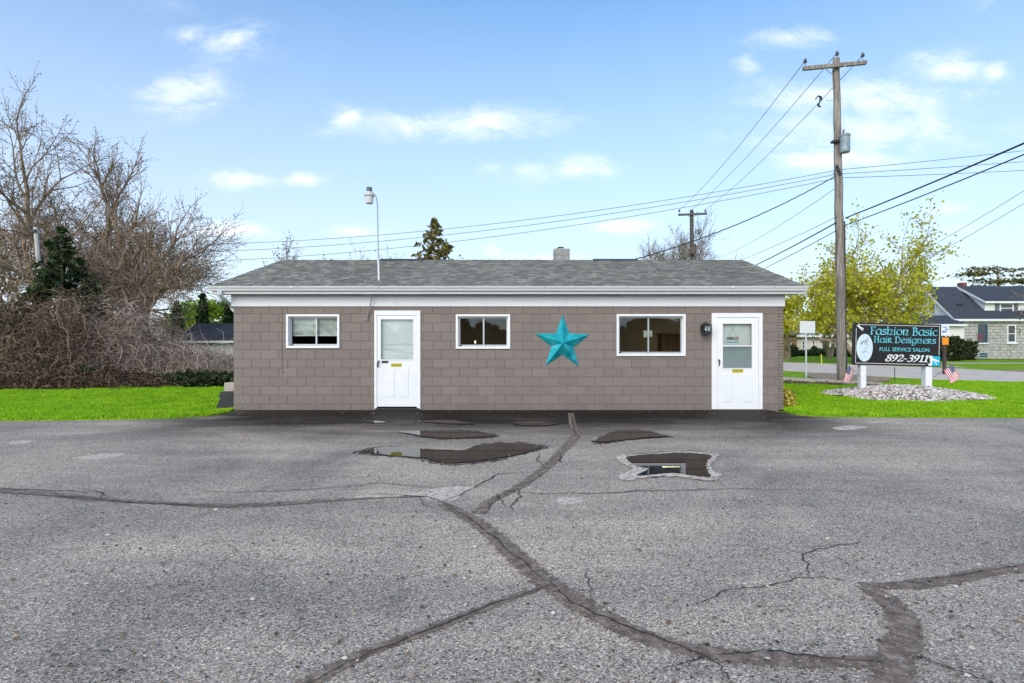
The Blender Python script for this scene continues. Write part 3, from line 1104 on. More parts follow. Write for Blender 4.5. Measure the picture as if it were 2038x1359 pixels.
for j in range(nz):
    for i in range(nx):
        q = j * (nx + 1) + i
        fs.append((q, q + 1, q + nx + 2, q + nx + 1))
mb = MB()
mb.add(vs, fs)
CURT = simple('pale_curtain', (0.86, 0.89, 0.89), 0.6, 0.05, 3)
mb.build('curtain', CURT, d1, smooth=True)
for a, b in ((410, 515), (580, 680)):
    x0, x1 = 700 + a / 5.994, 700 + b / 5.994
    MB().cbox(wx(x0), wx(x1), ys - .009, ys - .0005, wz(790), wz(734), .008).build('raised_panel', WHITE, d1)
ring(MB(), wx(754), wx(826.5), wz(805), wz(731.5), wx(755), wx(825.5), wz(804), wz(732.3), ys - .003, ys - .0004).build('panel_edge', WHITE, d1)
MB().tube([(wx(754.2), ys - .004, wz(718)), (wx(754), ys - .045, wz(719.5)), (wx(753), ys - .045, wz(727)), (wx(752.6), ys - .004, wz(731))], [.015, .016, .013, .010], 8).build('handle', BLACK, d1)
MB().cbox(wx(760), wx(773), ys - .012, ys - .001, wz(722.4), wz(718), .003).build('mail_slot', BLACK, d1)
sticker(778.2, 800, 723, 730, ys - .0005, d1, 3)
MB().box(o[0] + .03, o[1] - .03, YW - .06, YW + .1, 0.003, .05).build('threshold', BLACKPL, d1)

o = DOOR[1]
gx0, gx1, gz0, gz1 = wx(1437.7), wx(1496.3), wz(732.8), wz(643.7)
d2 = ring(MB(), wx(1427.2), wx(1509), wz(814), wz(631.8), gx0, gx1, gz0, gz1, ys, YW + .04).build('door', WHITE, salon)
d2['label'] = 'white storm door with two stacked glass panes'
frame_of(o, d2, (wx(1426.8) - o[0], o[1] - wx(1509.4), o[3] - wz(631.4)))
zm = wz(688.4)
MB().box(gx0 + .001, gx1 - .001, ys - .004, YW + .03, zm - .012, zm + .012).build('glazing_bar', TRIMW, d2)
ring(MB(), gx0 - g, gx1 + g, gz0 - g, gz1 + g, gx0 + .004, gx1 - .004, gz0 + .004, gz1 - .004, ys - .010, ys - .001).build('glazing_bead', TRIMW, d2)
MB().box(gx0, gx1, YW + .012, YW + .016, zm + .013, gz1).build('pane', GLASS, d2)
MB().box(gx0, gx1, YW + .012, YW + .016, gz0, zm - .013).build('pane', GLASS, d2)
SCREEN = simple('grey_screen', (0.34, 0.39, 0.42), 0.7, 0.08, 3)
MB().box(gx0 + .002, gx1 - .002, YW + .030, YW + .034, gz0, zm - .014).build('insect_screen', SCREEN, d2)
INNER = simple('inner_door_paint', (0.80, 0.83, 0.80), 0.5, 0.03)
MB().box(wx(1424), wx(1512), YW + .12, YW + .16, .02, wz(632)).build('inner_door', INNER, d2)
MB().lathe((wx(1494), YW + .07, wz(729)), [(.02, 0), (.035, .02), (.035, .05), (.02, .07)], 10).build('inner_knob', BLACK, d2)
for a, b in ((408, 532), (664, 790)):
    MB().cbox(wx(1370 + a / 6.176), wx(1370 + b / 6.176), ys - .010, ys - .0005, wz(800), wz(744), .009).build('raised_panel', WHITE, d2)
MB().tube([(wx(1429.5), ys - .004, wz(715.5)), (wx(1430), ys - .045, wz(717.5)), (wx(1430.6), ys - .045, wz(723)), (wx(1430.4), ys - .004, wz(728))], [.016, .018, .013, .010], 8).build('handle', BLACK, d2)
sticker(1456.6, 1479, 734.4, 741.7, ys - .0005, d2, 7)
MB().box(o[0] + .05, o[1] - .05, YW - .05, YW + .1, 0.003, .022).build('threshold', simple('worn_threshold', (.16, .12, .09), .8), d2)

# hanging open sign behind the glass
t = empty('hanging_sign', (wx(1461.5), YW + .105, wz(681)), 'small printed OPEN sign hung on a cord inside the right door', 'sign')
sx0, sx1, sz0, sz1 = wx(1448.6), wx(1474), wz(681.7), wz(668.3)
MB().box(sx0, sx1, YW + .104, YW + .108, sz0, sz1).build('board', simple('sign_card', (.72, .78, .76), .6, .05), t)
MB().box(sx0, sx1, YW + .1025, YW + .1035, sz0, sz0 + .018).build('blue_strip', simple('sign_blue', (.05, .40, .50), .6, .1), t)
MB().box(sx0 + .195, sx1 - .01, YW + .1025, YW + .1035, sz0 + .04, sz1 - .015).build('picture', simple('sign_picture', (.55, .42, .34), .6, .4, 30), t)
mb = MB()
tip = (wx(1461.2), YW + .107, wz(655.5))
mb.tube([(sx0 + .05, YW + .107, sz1), tip], .0022, 4).tube([tip, (sx1 - .05, YW + .107, sz1)], .0022, 4)
mb.build('cord', simple('cord', (.3, .28, .26), .8), t)
MB().lathe((tip[0], YW + .108, tip[2] - .01), [(.010, 0), (.010, .02)], 8).build('hook', BLACK, t)


def text_mesh(body, size, mat, name, parent, origin, xdir, updir, width=None, bold=0.0, extrude=0.0008):
    cu = bpy.data.curves.new(name, 'FONT')
    cu.body = body
    cu.size = size
    cu.offset = bold
    cu.extrude = extrude
    ob = bpy.data.objects.new(name, cu)
    COL.objects.link(ob)
    dg = bpy.context.evaluated_depsgraph_get()
    me = bpy.data.meshes.new_from_object(ob.evaluated_get(dg))
    bpy.data.objects.remove(ob)
    co = np.zeros(len(me.vertices) * 3, np.float32)
    me.vertices.foreach_get('co', co)
    co = co.reshape(-1, 3)
    sx = 1.0
    if width:
        sx = width / (co[:, 0].max() - co[:, 0].min())
    co[:, 0] = (co[:, 0] - co[:, 0].min()) * sx
    xd, ud = np.array(xdir), np.array(updir)
    nd = np.cross(xd, ud)
    new = np.array(origin) + co[:, :1] * xd + co[:, 1:2] * ud + co[:, 2:3] * nd
    me.vertices.foreach_set('co', new.astype(np.float32).ravel())
    me.materials.clear()
    me.materials.append(mat)
    me.update()
    return link(name, me, parent)


text_mesh('OPEN', .085, BLACK, 'lettering', t, (sx0 + .008, YW + .1015, sz0 + .062), (1, 0, 0), (0, 0, 1), .18, .003)

# frieze boards, soffit, fascia, gutter
joints = [wx(461), wx(792), wx(1128.5), wx(1471), wx(1561.5)]
fz = MB().box(joints[0], joints[-1], YW - .014, YW + .006, ZT + .02, 2.588).build('frieze', TRIMW, salon)
for a, b in zip(joints, joints[1:]):
    MB().cbox(a + .0015, b - .0015, YW - .030, YW - .0145, ZT, wz(590.5), .002).build('frieze_board', WHITE, fz)
MB().box(joints[0] - .005, joints[-1] + .005, YW - .022, YW - .0145, wz(590.2), 2.586).build('frieze_channel', simple('grey_channel', (.55, .57, .58), .5), fz)
sf = MB().box(RL + .03, RR - .03, YE + .07, YW + .02, 2.590, 2.605).build('soffit', simple('vented_soffit', (.5, .51, .51), .6), salon)
mb = MB()
k = RL + .1
while k < RR - .1:
    mb.box(k, k + .012, YE + .10, YW - .06, 2.5865, 2.5899)
    k += .11
mb.build('vent_slot', DARK, sf)
# side overhangs
mb = MB().prismx([(YE + .07, 2.606), (YR, ZRDG - .14), (2 * YR - YE, 2.606), (2 * YR - YE, 2.56), (YR, ZRDG - .20), (YE + .07, 2.59)], RL + .03, XL - .03)
mb.prismx([(YE + .07, 2.606), (YR, ZRDG - .14), (2 * YR - YE, 2.606), (2 * YR - YE, 2.56), (YR, ZRDG - .20), (YE + .07, 2.59)], XB + .03, RR - .03)
mb.build('rake_soffit', simple('rake_soffit_paint', (.6, .61, .61), .6), salon)
MB().box(RL + .01, RR - .01, YE + .045, YE + .068, 2.588, 2.715).build('fascia', TRIMW, salon)
prof = [(12.5930, 2.7418), (12.5930, 2.6488), (12.5350, 2.6418), (12.5180, 2.6568), (12.5120, 2.6768), (12.4980, 2.6988), (12.4780, 2.7138), (12.4720, 2.7368), (12.4660, 2.7403), (12.4660, 2.7458), (12.4800, 2.7468), (12.4840, 2.7208), (12.5020, 2.7068), (12.5200, 2.6808), (12.5300, 2.6568), (12.5870, 2.6588), (12.5870, 2.7418)]
gut = MB().prismx(prof, RL - .035, RR + .02).build('gutter', simple('white_aluminium', (.74, .76, .79), .35, .03, 4), salon)
for xx in (RL - .037, RR + .0205):
    MB().prismx([(12.5930, 2.7418), (12.5930, 2.6488), (12.5350, 2.6418), (12.5180, 2.6568), (12.5120, 2.6768), (12.4980, 2.6988), (12.4780, 2.7138), (12.4660, 2.7438)], xx, xx + .002).build('end_cap', TRIMW, gut)
for xx in (-5.0, -3.2, -1.4, .4, 2.2, 4.0, 5.4):
    MB().box(xx, xx + .012, 12.4620, 12.4655, 2.7238, 2.7368).build('gutter_screw', BLACKPL, gut)
for xx in (wx(593), wx(1443)):
    MB().box(xx, xx + .05, 12.4605, 12.4655, 2.7088, 2.7448).build('gutter_seam', TRIMW, gut)
# downspout: elbow from gutter to the left wall, then down the side
dp = [at(436, 577, 12.53), at(437.5, 585, 12.53), at(441, 592, 12.62), at(457, 604, 13.25), at(461, 612, 13.4)]
dp = [Vector(q) for q in dp]
dp += [Vector((XL - .05, 13.42, 2.05)), Vector((XL - .05, 13.42, .35))]
MB().tube(dp, [.045] * len(dp), 4).build('downspout', simple('downspout_white', (.72, .76, .78), .4, .04), salon)

# roof
roof = MB().prismx([(YE + .05, ZE - .04), (YE + .05, ZE - .005), (YR, ZRDG - .008), (2 * YR - YE, ZE), (2 * YR - YE, ZE - .04), (YR, ZRDG - .06)], RL + .02, RR - .02).build('roof', SHINGLE, salon)
mb = MB()
rs = random.Random(11)
slope_len = math.hypot(YR - YE, ZRDG - ZE)
ncourse = 27
ey, ez = (YR - YE) / slope_len, (ZRDG - ZE) / slope_len
for c_ in range(ncourse):
    s0 = c_ * slope_len / ncourse
    s1 = min((c_ + 1.25) * slope_len / ncourse, slope_len)
    xx = RL + (rs.uniform(-.2, 0))
    while xx < RR:
        w = rs.uniform(.08, .24)
        a, b = max(xx, RL), min(xx + w, RR)
        xx += w
        if b - a < .02:
            continue
        lift = rs.choice((.012, .016, .024, .028)) + rs.uniform(-.002, .002)
        d0 = rs.uniform(-.006, .006)

        def P(s, h, X):
            return (X, YE + ey * s - ez * h, ZE + ez * s + ey * h)
        vs = [P(s0 + d0, lift, a), P(s0 + d0, lift, b), P(s1, .004, b), P(s1, .004, a), P(s0 + d0, .0, a), P(s0 + d0, .0, b)]
        mb.add(vs, [(0, 1, 2, 3), (4, 5, 1, 0), (4, 0, 3), (5, 2, 1)])
tag(mb.build('shingles', SHINGLE, roof), kind='stuff')
capme = None
mb = MB()
k = RL
while k < RR - .05:
    h = rs.uniform(0, .008)
    mb.add([(k, YR - .14, ZRDG - .028 + h), (k, YR, ZRDG + .016 + h), (k, YR + .14, ZRDG - .028), (k + .21, YR - .14, ZRDG - .026), (k + .21, YR, ZRDG + .012), (k + .21, YR + .14, ZRDG - .028)], [(0, 3, 4, 1), (1, 4, 5, 2), (0, 1, 2)])
    k += .2
mb.build('ridge_cap', SHINGLE, roof)
for px0, px1 in ((757, 844), (1180, 1267)):
    x0, x1 = (px0 - CX) / FPX * YR, (px1 - CX) / FPX * YR
    MB().prismx([(YR - .19, ZRDG - .045), (YR - .19, ZRDG - .015), (YR, ZRDG + .045), (YR + .19, ZRDG - .015), (YR + .19, ZRDG - .045), (YR, ZRDG + .02)], x0, x1).build('ridge_vent', simple('vent_black', (.05, .05, .05), .7), roof)
# chimney
yc = 16.55
x0, x1 = (1102.5 - CX) / FPX * yc, (1134 - CX) / FPX * yc
zt = EYE + (CY - 494) / FPX * yc
CHIM = simple('chimney_block', (.30, .29, .275), .9, .25, 7, .5, 45)
ch = MB().box(x0 + .01, x1 - .01, yc + .01, yc + .44, 3.5, zt - .01).build('chimney', MORTAR, roof)
for k in range(3):
    zz = zt - .2 * (k + 1)
    MB().cbox(x0, x1, yc, yc + .45, zz + .004, zz + .196, .008).build('chimney_block', CHIM, ch)
MB().tube([(x0 + .1, yc + .2, zt + .03), (x0 + .18, yc + .2, zt + .06), (x0 + .30, yc + .2, zt + .05)], [.02, .025, .018], 6).build('flue_cap', BLACKPL, ch)
MB().box(x0 - .14, x1 + .1, YR + .20, YR + .3, ZRDG - .10, ZRDG + .02).build('flashing', GALV, ch)

# conduit under the soffit and painted wire
cd = MB().tube([at(743.5, 584, YW - .2), at(741, 590, YW - .17), at(734, 618, YW - .07), at(730, 632.5, YW - .03)], .013, 8)
cd.build('conduit', simple('painted_conduit', (.32, .29, .27), .5), salon)
c0 = Vector((wx(729.8), YW, wz(634)))
MB().tube([c0 + Vector((0, -.028, 0)), c0 + Vector((0, .0, 0))], .042, 14).build('conduit_flange', simple('flange_paint', (.24, .2, .19), .5), salon)
wr = MB().tube([(wx(561.5), YW - .006, wz(611)), (wx(561.2), YW - .006, wz(680)), (wx(561.8), YW - .006, wz(738))], .004, 5).build('wire', simple('wire_paint', (.09, .07, .065), .6), salon)
MB().tube([(wx(561.8), YW - .03, wz(740)), (wx(561.8), YW - .002, wz(740))], .016, 8).build('wire_cap', simple('cap_rust', (.30, .2, .16), .6), salon)

# ================================================================ THINGS ON THE BUILDING
# star
m = MT('teal_star_metal', (.03, .36, .42), .42, .5, .25)
p = m.position()
m.base(m.ramp(m.noise(p, 4.5, 5, .6), [(.3, (.004, .26, .33)), (.55, (.012, .42, .49)), (.75, (.14, .52, .58))]))
STAR = m.mat
st = empty('wall_star', (wx(1119.8), YW, wz(682)), 'large turquoise metal barn star on the brown block wall', 'wall star')
tips = [(1119.8, 625.8), (1172.4, 665.5), (1151.8, 729.5), (1085.9, 727.1), (1064.3, 664)]
inn = [(1132.7, 663), (1141.3, 690.8), (1119.3, 705.1), (1097.3, 688.9), (1106.4, 663.6)]
cen = Vector((wx(1119.8), YW - .19, wz(682.2)))
for i in range(5):
    tp = Vector((wx(tips[i][0]), YW - .012, wz(tips[i][1])))
    a = Vector((wx(inn[i - 1][0]), YW - .012, wz(inn[i - 1][1])))
    b = Vector((wx(inn[i][0]), YW - .012, wz(inn[i][1])))
    back = [q + Vector((0, .011, 0)) for q in (a, tp, b)]
    mb = MB()
    mb.add([cen, a, tp, b] + back, [(0, 2, 1), (0, 3, 2), (1, 2, 5, 4), (2, 3, 6, 5)])
    mb.build('point', STAR, st)
MB().lathe(cen + Vector((0, .006, -.012)), [(.002, 0), (.013, .012), (.002, .024)], 8).build('rivet', STAR, st)

# lantern
la = empty('wall_lantern', (wx(1401.8), YW, wz(654)), 'black carriage lantern with glass sides beside the right door', 'lantern')
lx, ly, z0, z1 = wx(1401.8), YW - .13, wz(664.6), wz(648)
MB().cbox(lx - .055, lx + .055, YW - .022, YW - .001, z0 + .02, z1 + .05, .005).build('backplate', BLACK, la)
MB().tube([(lx, YW - .02, z1 + .045), (lx, YW - .08, z1 + .075), (lx, ly, z1 + .07)], .010, 8).build('arm', BLACK, la)
mb = MB()
hw = .088
mb.add([(lx - hw - .02, ly - hw - .02, z1), (lx + hw + .02, ly - hw - .02, z1), (lx + hw + .02, ly + hw + .02, z1), (lx - hw - .02, ly + hw + .02, z1), (lx - .05, ly - .05, z1 + .04), (lx + .05, ly - .05, z1 + .04), (lx + .05, ly + .05, z1 + .04), (lx - .05, ly + .05, z1 + .04)],
       [(0, 1, 5, 4), (1, 2, 6, 5), (2, 3, 7, 6), (3, 0, 4, 7), (4, 5, 6, 7), (3, 2, 1, 0)])
mb.lathe((lx, ly, z1 + .04), [(.05, 0), (.045, .02), (.02, .03), (.012, .045)], 12)
mb.build('cap', BLACK, la)
MB().box(lx - hw, lx + hw, ly - hw, ly + hw, z0 - .004, z0 + .045).build('base', BLACK, la)
mb = MB()
for sx in (-1, 1):
    for sy in (-1, 1):
        mb.box(lx + sx * hw - .009, lx + sx * hw + .009, ly + sy * hw - .009, ly + sy * hw + .009, z0 + .045, z1)
mb.box(lx - .008, lx + .008, ly - hw - .005, ly - hw + .005, z0 + .045, z1)
mb.build('cage', BLACK, la)
for sx in (-1, 1):
    MB().box(lx + min(sx * .009, sx * .079), lx + max(sx * .009, sx * .079), ly - hw, ly - hw + .003, z0 + .046, z1 - .001).build('pane', GLASS, la)
MB().lathe((lx + .02, ly, z0 + .045), [(.02, 0), (.05, .03), (.055, .07), (.035, .12), (.01, .135)], 12).build('bulb', simple('frosted_bulb', (.85, .87, .9), .3, .02), la)

# yard light standing on the roof
yl = empty('roof_yard_light', at(754, 558, 13.13), 'tall thin yard lamp on a white pipe through the roof', 'lamp')
Yp = 13.13
MB().tube([at(754, 560, Yp), at(753, 517, Yp)], .021, 8).build('sleeve', WHITE, yl)
MB().tube([at(753, 518, Yp), at(752, 450, Yp), at(751, 405, Yp), at(748.5, 392, Yp), at(744, 385, Yp), at(741, 383, Yp)], [.0145] * 6, 8).build('pipe', GALV, yl)
lc = at(735, 386, Yp)
mb = MB().lathe(lc, [(.05, 0), (.105, 0.0), (.12, -.03), (.11, -.055), (.06, -.06)], 18)
mb.lathe(lc, [(.10, 0), (.075, .05), (.06, .055)], 18)
mb.build('housing', simple('lamp_grey', (.55, .55, .54), .5), yl)
MB().lathe(lc + Vector((0, 0, .056)), [(.058, 0), (.065, .015), (.065, .09), (.05, .10)], 14).build('photocell', simple('cell_dark', (.11, .13, .14), .5, .4, 30), yl)
MB().lathe(lc + Vector((0, 0, -.06)), [(.09, 0), (.098, -.02), (.085, -.15), (.075, -.16)], 18).build('lens', simple('lamp_lens', (.62, .64, .64), .25, .1, 20), yl)

# things at the left foot of the wall
cbk = at(450, 777, 13.15)
t = empty('drain_basin', (-6.86, 13.2, 0), 'black plastic downspout basin in the grass at the wall corner', 'drain basin')
MB().prismy([(-7.02, .03), (-6.60, .03), (-6.60, .26), (-6.92, .26)], 12.98, 13.38).build('body', BLACKPL, t)
MB().prismy([(-6.97, .262), (-6.60, .262), (-6.60, .40), (-6.93, .40)], 13.0, 13.36).build('rim', BLACKPL, t)
o = MB().cbox(-6.87, -6.60, 13.05, 13.35, .402, .60, .01).build('concrete_block', simple('beige_block', (.42, .36, .32), .9, .12, 9, .4, 50))
tag(o, 'beige concrete block on top of the black basin', 'block')

# ================================================================ SALON SIGN BY THE ROAD
YS = 16.13
PS = FPX / YS
roll = -0.0227
O = Vector(((1700.8 - CX) / PS, YS, EYE + (CY - 641.9) / PS))      # top-left corner of the board face
UX = Vector((math.cos(roll), 0, math.sin(roll)))
UZ = Vector((-math.sin(roll), 0, math.cos(roll)))


def sb(u, v, y=0.0):
    """point on the board: u metres from its left edge, v metres down"""
    q = O + UX * u - UZ * v
    return Vector((q.x, YS + y, q.z))


def zloc(zx, zy):
    return (zx - 110) / 721.0, (zy - (60 + (zx - 110) * 0.0227)) / 721.0


def sbox(mb, u0, u1, v0, v1, y0, y1):
    vs = [sb(u0, v1, y0), sb(u1, v1, y0), sb(u1, v1, y1), sb(u0, v1, y1), sb(u0, v0, y0), sb(u1, v0, y0), sb(u1, v0, y1), sb(u0, v0, y1)]
    mb.add(vs, [(0, 3, 2, 1), (4, 5, 6, 7), (0, 1, 5, 4), (1, 2, 6, 5), (2, 3, 7, 6), (3, 0, 4, 7)])
    return mb


def nib(mb, strokes, x0, y0, sx, sy, pen, ang, ydepth, shear=0.0, counter=[0]):
    """broad-pen strokes; x0,y0 = baseline start in (u, v); glyph units scaled by sx, sy"""
    hx, hy = pen * .5 * math.cos(ang), pen * .5 * math.sin(ang)
    for s in strokes:
        pts = catmull([(a, b, 0) for a, b in s], 6) if len(s) > 2 else [Vector((*s[0], 0)), Vector((*s[1], 0))]
        pts = [(x0 + (q.x + shear * q.y) * sx, y0 - q.y * sy) for q in pts]
        for (ax, ay), (bx, by) in zip(pts, pts[1:]):
            counter[0] += 1
            y = ydepth - 0.00001 * (counter[0] % 90)
            dx, dy = bx - ax, by - ay
            L = math.hypot(dx, dy) + 1e-9
            th = pen * .2                       # the pen keeps a little width along its own direction
            nx, ny = -dy / L * th, dx / L * th
            cr = hx * dy + hy * dx
            px_, py_ = (hx, -hy)
            if abs(px_ * dy - py_ * dx) / L < th:
                px_, py_ = nx, ny
            e = .12 * pen
            ax2, ay2, bx2, by2 = ax - dx / L * e, ay - dy / L * e, bx + dx / L * e, by + dy / L * e
            mb.add([sb(ax2 - px_, ay2 - py_, y), sb(bx2 - px_, by2 - py_, y), sb(bx2 + px_, by2 + py_, y), sb(ax2 + px_, ay2 + py_, y)], [(0, 1, 2, 3)])


bowl = [(.56, .60), (.36, .72), (.14, .58), (.06, .32), (.16, .06), (.36, .0), (.54, .18)]
arch = [(.12, .46), (.30, .68), (.48, .68), (.56, .52), (.48, .26), (.34, .04), (.46, .02), (.66, .03)]
GL = {
    'F': (.56, [[(.14, 1.0), (.13, .02)], [(.0, 1.0), (.25, .99), (.52, 1.02)], [(.14, .54), (.42, .58)], [(.0, .0), (.26, .02)], [(.52, 1.02), (.50, .88)]]),
    'a': (.70, [bowl, [(.58, .72), (.57, .10), (.68, .0)]]),
    's': (.52, [[(.46, .60), (.30, .72), (.12, .62), (.12, .46), (.28, .37), (.42, .27), (.44, .10), (.26, .0), (.04, .09)]]),
    'h': (.72, [[(.10, 1.08), (.12, .0)], arch]),
    'i': (.30, [[(.12, .72), (.13, .0)], [(.10, .88), (.26, .98)], [(.02, .0), (.24, .01)]]),
    'o': (.68, [[(.34, .72), (.12, .60), (.05, .36), (.13, .10), (.34, .0), (.55, .12), (.62, .36), (.54, .62), (.34, .72)]]),
    'n': (.74, [[(.12, .72), (.12, .0)], arch]),
    'B': (.66, [[(.14, 1.0), (.13, .02)], [(.0, 1.0), (.30, 1.0), (.46, .86), (.42, .64), (.16, .55)], [(.16, .55), (.44, .52), (.58, .30), (.48, .06), (.24, .0), (.0, .0)]]),
    'c': (.58, [[(.52, .62), (.34, .72), (.14, .60), (.06, .34), (.16, .08), (.34, .0), (.54, .10)]]),
    'H': (.76, [[(.14, 1.0), (.13, .0)], [(.56, 1.0), (.57, .0)], [(.14, .52), (.56, .53)], [(.02, 1.0), (.26, 1.0)], [(.46, 1.0), (.68, 1.0)], [(.0, .0), (.26, .01)], [(.46, .01), (.72, .0)]]),
    'r': (.64, [[(.12, .72), (.12, .0)], [(.0, .70), (.30, .72), (.46, .58), (.36, .40), (.14, .36)], [(.24, .37), (.42, .08), (.62, .0)], [(.02, .0), (.22, .01)]]),
    'D': (.76, [[(.14, 1.0), (.13, .0)], [(.0, 1.0), (.34, 1.0), (.58, .80), (.66, .48), (.56, .14), (.32, .0), (.0, .0)]]),
    'e': (.58, [[(.08, .32), (.34, .38), (.50, .52), (.40, .70), (.24, .70), (.10, .52), (.06, .28), (.18, .04), (.36, .0), (.54, .10)]]),
    'g': (.70, [bowl, [(.58, .72), (.57, .2), (.50, -.18), (.30, -.36), (.10, -.30), (.12, -.10), (.36, -.02), (.52, .04)]]),
    ' ': (.34, []),
    '8': (.66, [[(.32, .54), (.14, .68), (.14, .90), (.32, 1.0), (.50, .90), (.48, .70), (.32, .54), (.10, .38), (.06, .14), (.28, .0), (.50, .10), (.54, .34), (.32, .54)]]),
    '9': (.64, [[(.52, .74), (.44, .96), (.26, 1.0), (.09, .80), (.12, .54), (.30, .45), (.50, .66)], [(.54, .80), (.50, .46), (.34, .16), (.08, .0)]]),
    '2': (.68, [[(.10, .74), (.18, .94), (.36, 1.0), (.54, .82), (.44, .52), (.10, .06)], [(.06, .05), (.34, .06), (.60, .04)], [(.60, .04), (.64, .2)]]),
    '-': (.48, [[(.04, .40), (.38, .40)]]),
    '3': (.66, [[(.12, .84), (.30, 1.0), (.50, .88), (.44, .62), (.24, .54)], [(.24, .54), (.52, .42), (.50, .12), (.26, .0), (.06, .08)]]),
    '1': (.52, [[(.08, .84), (.30, .98)], [(.30, 1.0), (.30, .03)], [(.08, .02), (.52, .02)]]),
}


def lettering(s, zx0, zx1, zbase, cap, pen, ang, mat, parent, shear=0.0, widen=0.0):
    total = sum(GL[ch][0] for ch in s)
    u0, v0 = zloc(zx0, zbase)
    width = (zx1 - zx0) / 721.0
    k = width / total
    mb = MB()
    x = u0
    for ch in s:
        nib(mb, GL[ch][1], x, v0, k, cap, pen, ang, -.0022, shear)
        x += GL[ch][0] * k
    return mb.build('lettering', mat, parent)


SIGNBLK = simple('sign_black', (.012, .011, .012), .35, .15, 3)
m = MT('sign_teal', (.05, .42, .52), .4, .5)
m.base(m.ramp(m.noise(m.position(), 9, 3), [(.35, (.06, .48, .60)), (.65, (.24, .68, .78))]))
TEAL = m.mat
SIGNW = simple('sign_white', (.80, .80, .82), .45, .04)
sign = empty('salon_sign', (10.6, YS, .25), 'black salon sign with turquoise lettering on two white posts', 'sign')
bd = sbox(MB(), 0, 2.44, 0, 1.186, 0, .11).build('board', SIGNBLK, sign)
for px0, px1 in ((1714, 1725), (1843.5, 1856.5)):
    x0, x1 = (px0 - CX) / PS, (px1 - CX) / PS
    MB().cbox(x0, x1, YS + .02, YS + .02 + (x1 - x0), .05, .90, .006).build('post', SIGNW, sign)
mb = MB()
w = .014
sbox(mb, .13, 2.40, .045, .045 + w, -.002, -.0003)
sbox(mb, .045, .045 + w, .15, 1.14, -.002, -.0003)
sbox(mb, .045 + w, 2.02, 1.14 - w, 1.14, -.002, -.0003)
sbox(mb, 2.40 - w, 2.40, .045 + w, .86, -.002, -.0003)
mb.build('border_line', simple('border_cream', (.72, .68, .66), .5, .05), bd)
lettering('Fashion Basic', 435, 1800, 297, .213, .034, R(28), TEAL, bd)
lettering('Hair Designers', 508, 1770, 458, .172, .027, R(28), TEAL, bd)
u0, v0 = zloc(630, 632)
q = sb(u0, v0, -.0022)
text_mesh('FULL SERVICE SALON', .150, TEAL, 'lettering', bd, q, tuple(UX), tuple(UZ), 1005 / 721, .0006)
lettering('892-3911', 745, 1600, 840, .185, .050, R(12), SIGNW, bd, shear=.26)
# oval with the line-drawn head of hair
uc, vc_ = zloc(325, 568)
mb = MB()
N = 48
mb.add([sb(uc + .229 * math.cos(2 * math.pi * k / N), vc_ + .388 * math.sin(2 * math.pi * k / N), -.0012) for k in range(N)], [tuple(range(N))])
OVAL = simple('oval_pale_blue', (.62, .74, .84), .45, .06)
mb.build('oval', OVAL, bd, flip=False)


def ink(mb, pts, w, taper=True):
    pp = catmull([(*zloc2(*q), 0) for q in pts], 5)
    n = len(pp)
    for i in range(n - 1):
        a, b = pp[i], pp[i + 1]
        d = (b - a)
        L = d.length + 1e-9
        k0 = w * (1 - .75 * abs(2 * i / (n - 1) - 1)) if taper else w
        k1 = w * (1 - .75 * abs(2 * (i + 1) / (n - 1) - 1)) if taper else w
        nx, ny = -d.y / L, d.x / L
        y = -.0026 - .00001 * i
        mb.add([sb(a.x - nx * k0, a.y - ny * k0, y), sb(b.x - nx * k1, b.y - ny * k1, y), sb(b.x + nx * k1, b.y + ny * k1, y), sb(a.x + nx * k0, a.y + ny * k0, y)], [(0, 1, 2, 3)])


def zloc2(zx, zy):          # coordinates read in the enlarged left part of the sign
    return zloc((1700 + zx / 14.156 - 1690) * 10.19, (640 + zy / 14.156 - 636) * 10.19)


mb = MB()
for s in ([(200, 670), (205, 590), (240, 555), (300, 535), (350, 500), (395, 460), (385, 425), (350, 415)],
          [(235, 640), (225, 590), (255, 560), (320, 545), (375, 505), (405, 455)],
          [(300, 640), (295, 600), (330, 570), (380, 550), (410, 520), (420, 480)],
          [(315, 635), (330, 590), (390, 560), (412, 530)], [(330, 640), (360, 615), (400, 595)],
          [(345, 665), (380, 645), (420, 625)], [(400, 670), (365, 705), (345, 745), (345, 780), (368, 808)],
          [(275, 880), (280, 850), (310, 838), (325, 835)], [(280, 880), (295, 858), (320, 850)], [(340, 860), (355, 838), (380, 850)],
          [(400, 885), (415, 872), (432, 868)], [(315, 905), (318, 918)], [(365, 935), (385, 928)], [(295, 1000), (325, 992), (350, 1000)],
          [(215, 655), (210, 610), (235, 575)], [(250, 640), (240, 600), (270, 565)]):
    ink(mb, s, .0055)
tag(mb.build('drawing', BLACKPL, bd), kind='stuff')
# scissors, turquoise square with comb and scissors


def zpoly(mb, pts, y):
    mb.add([sb(*zloc(*q), y) for q in pts], [tuple(range(len(pts)))])


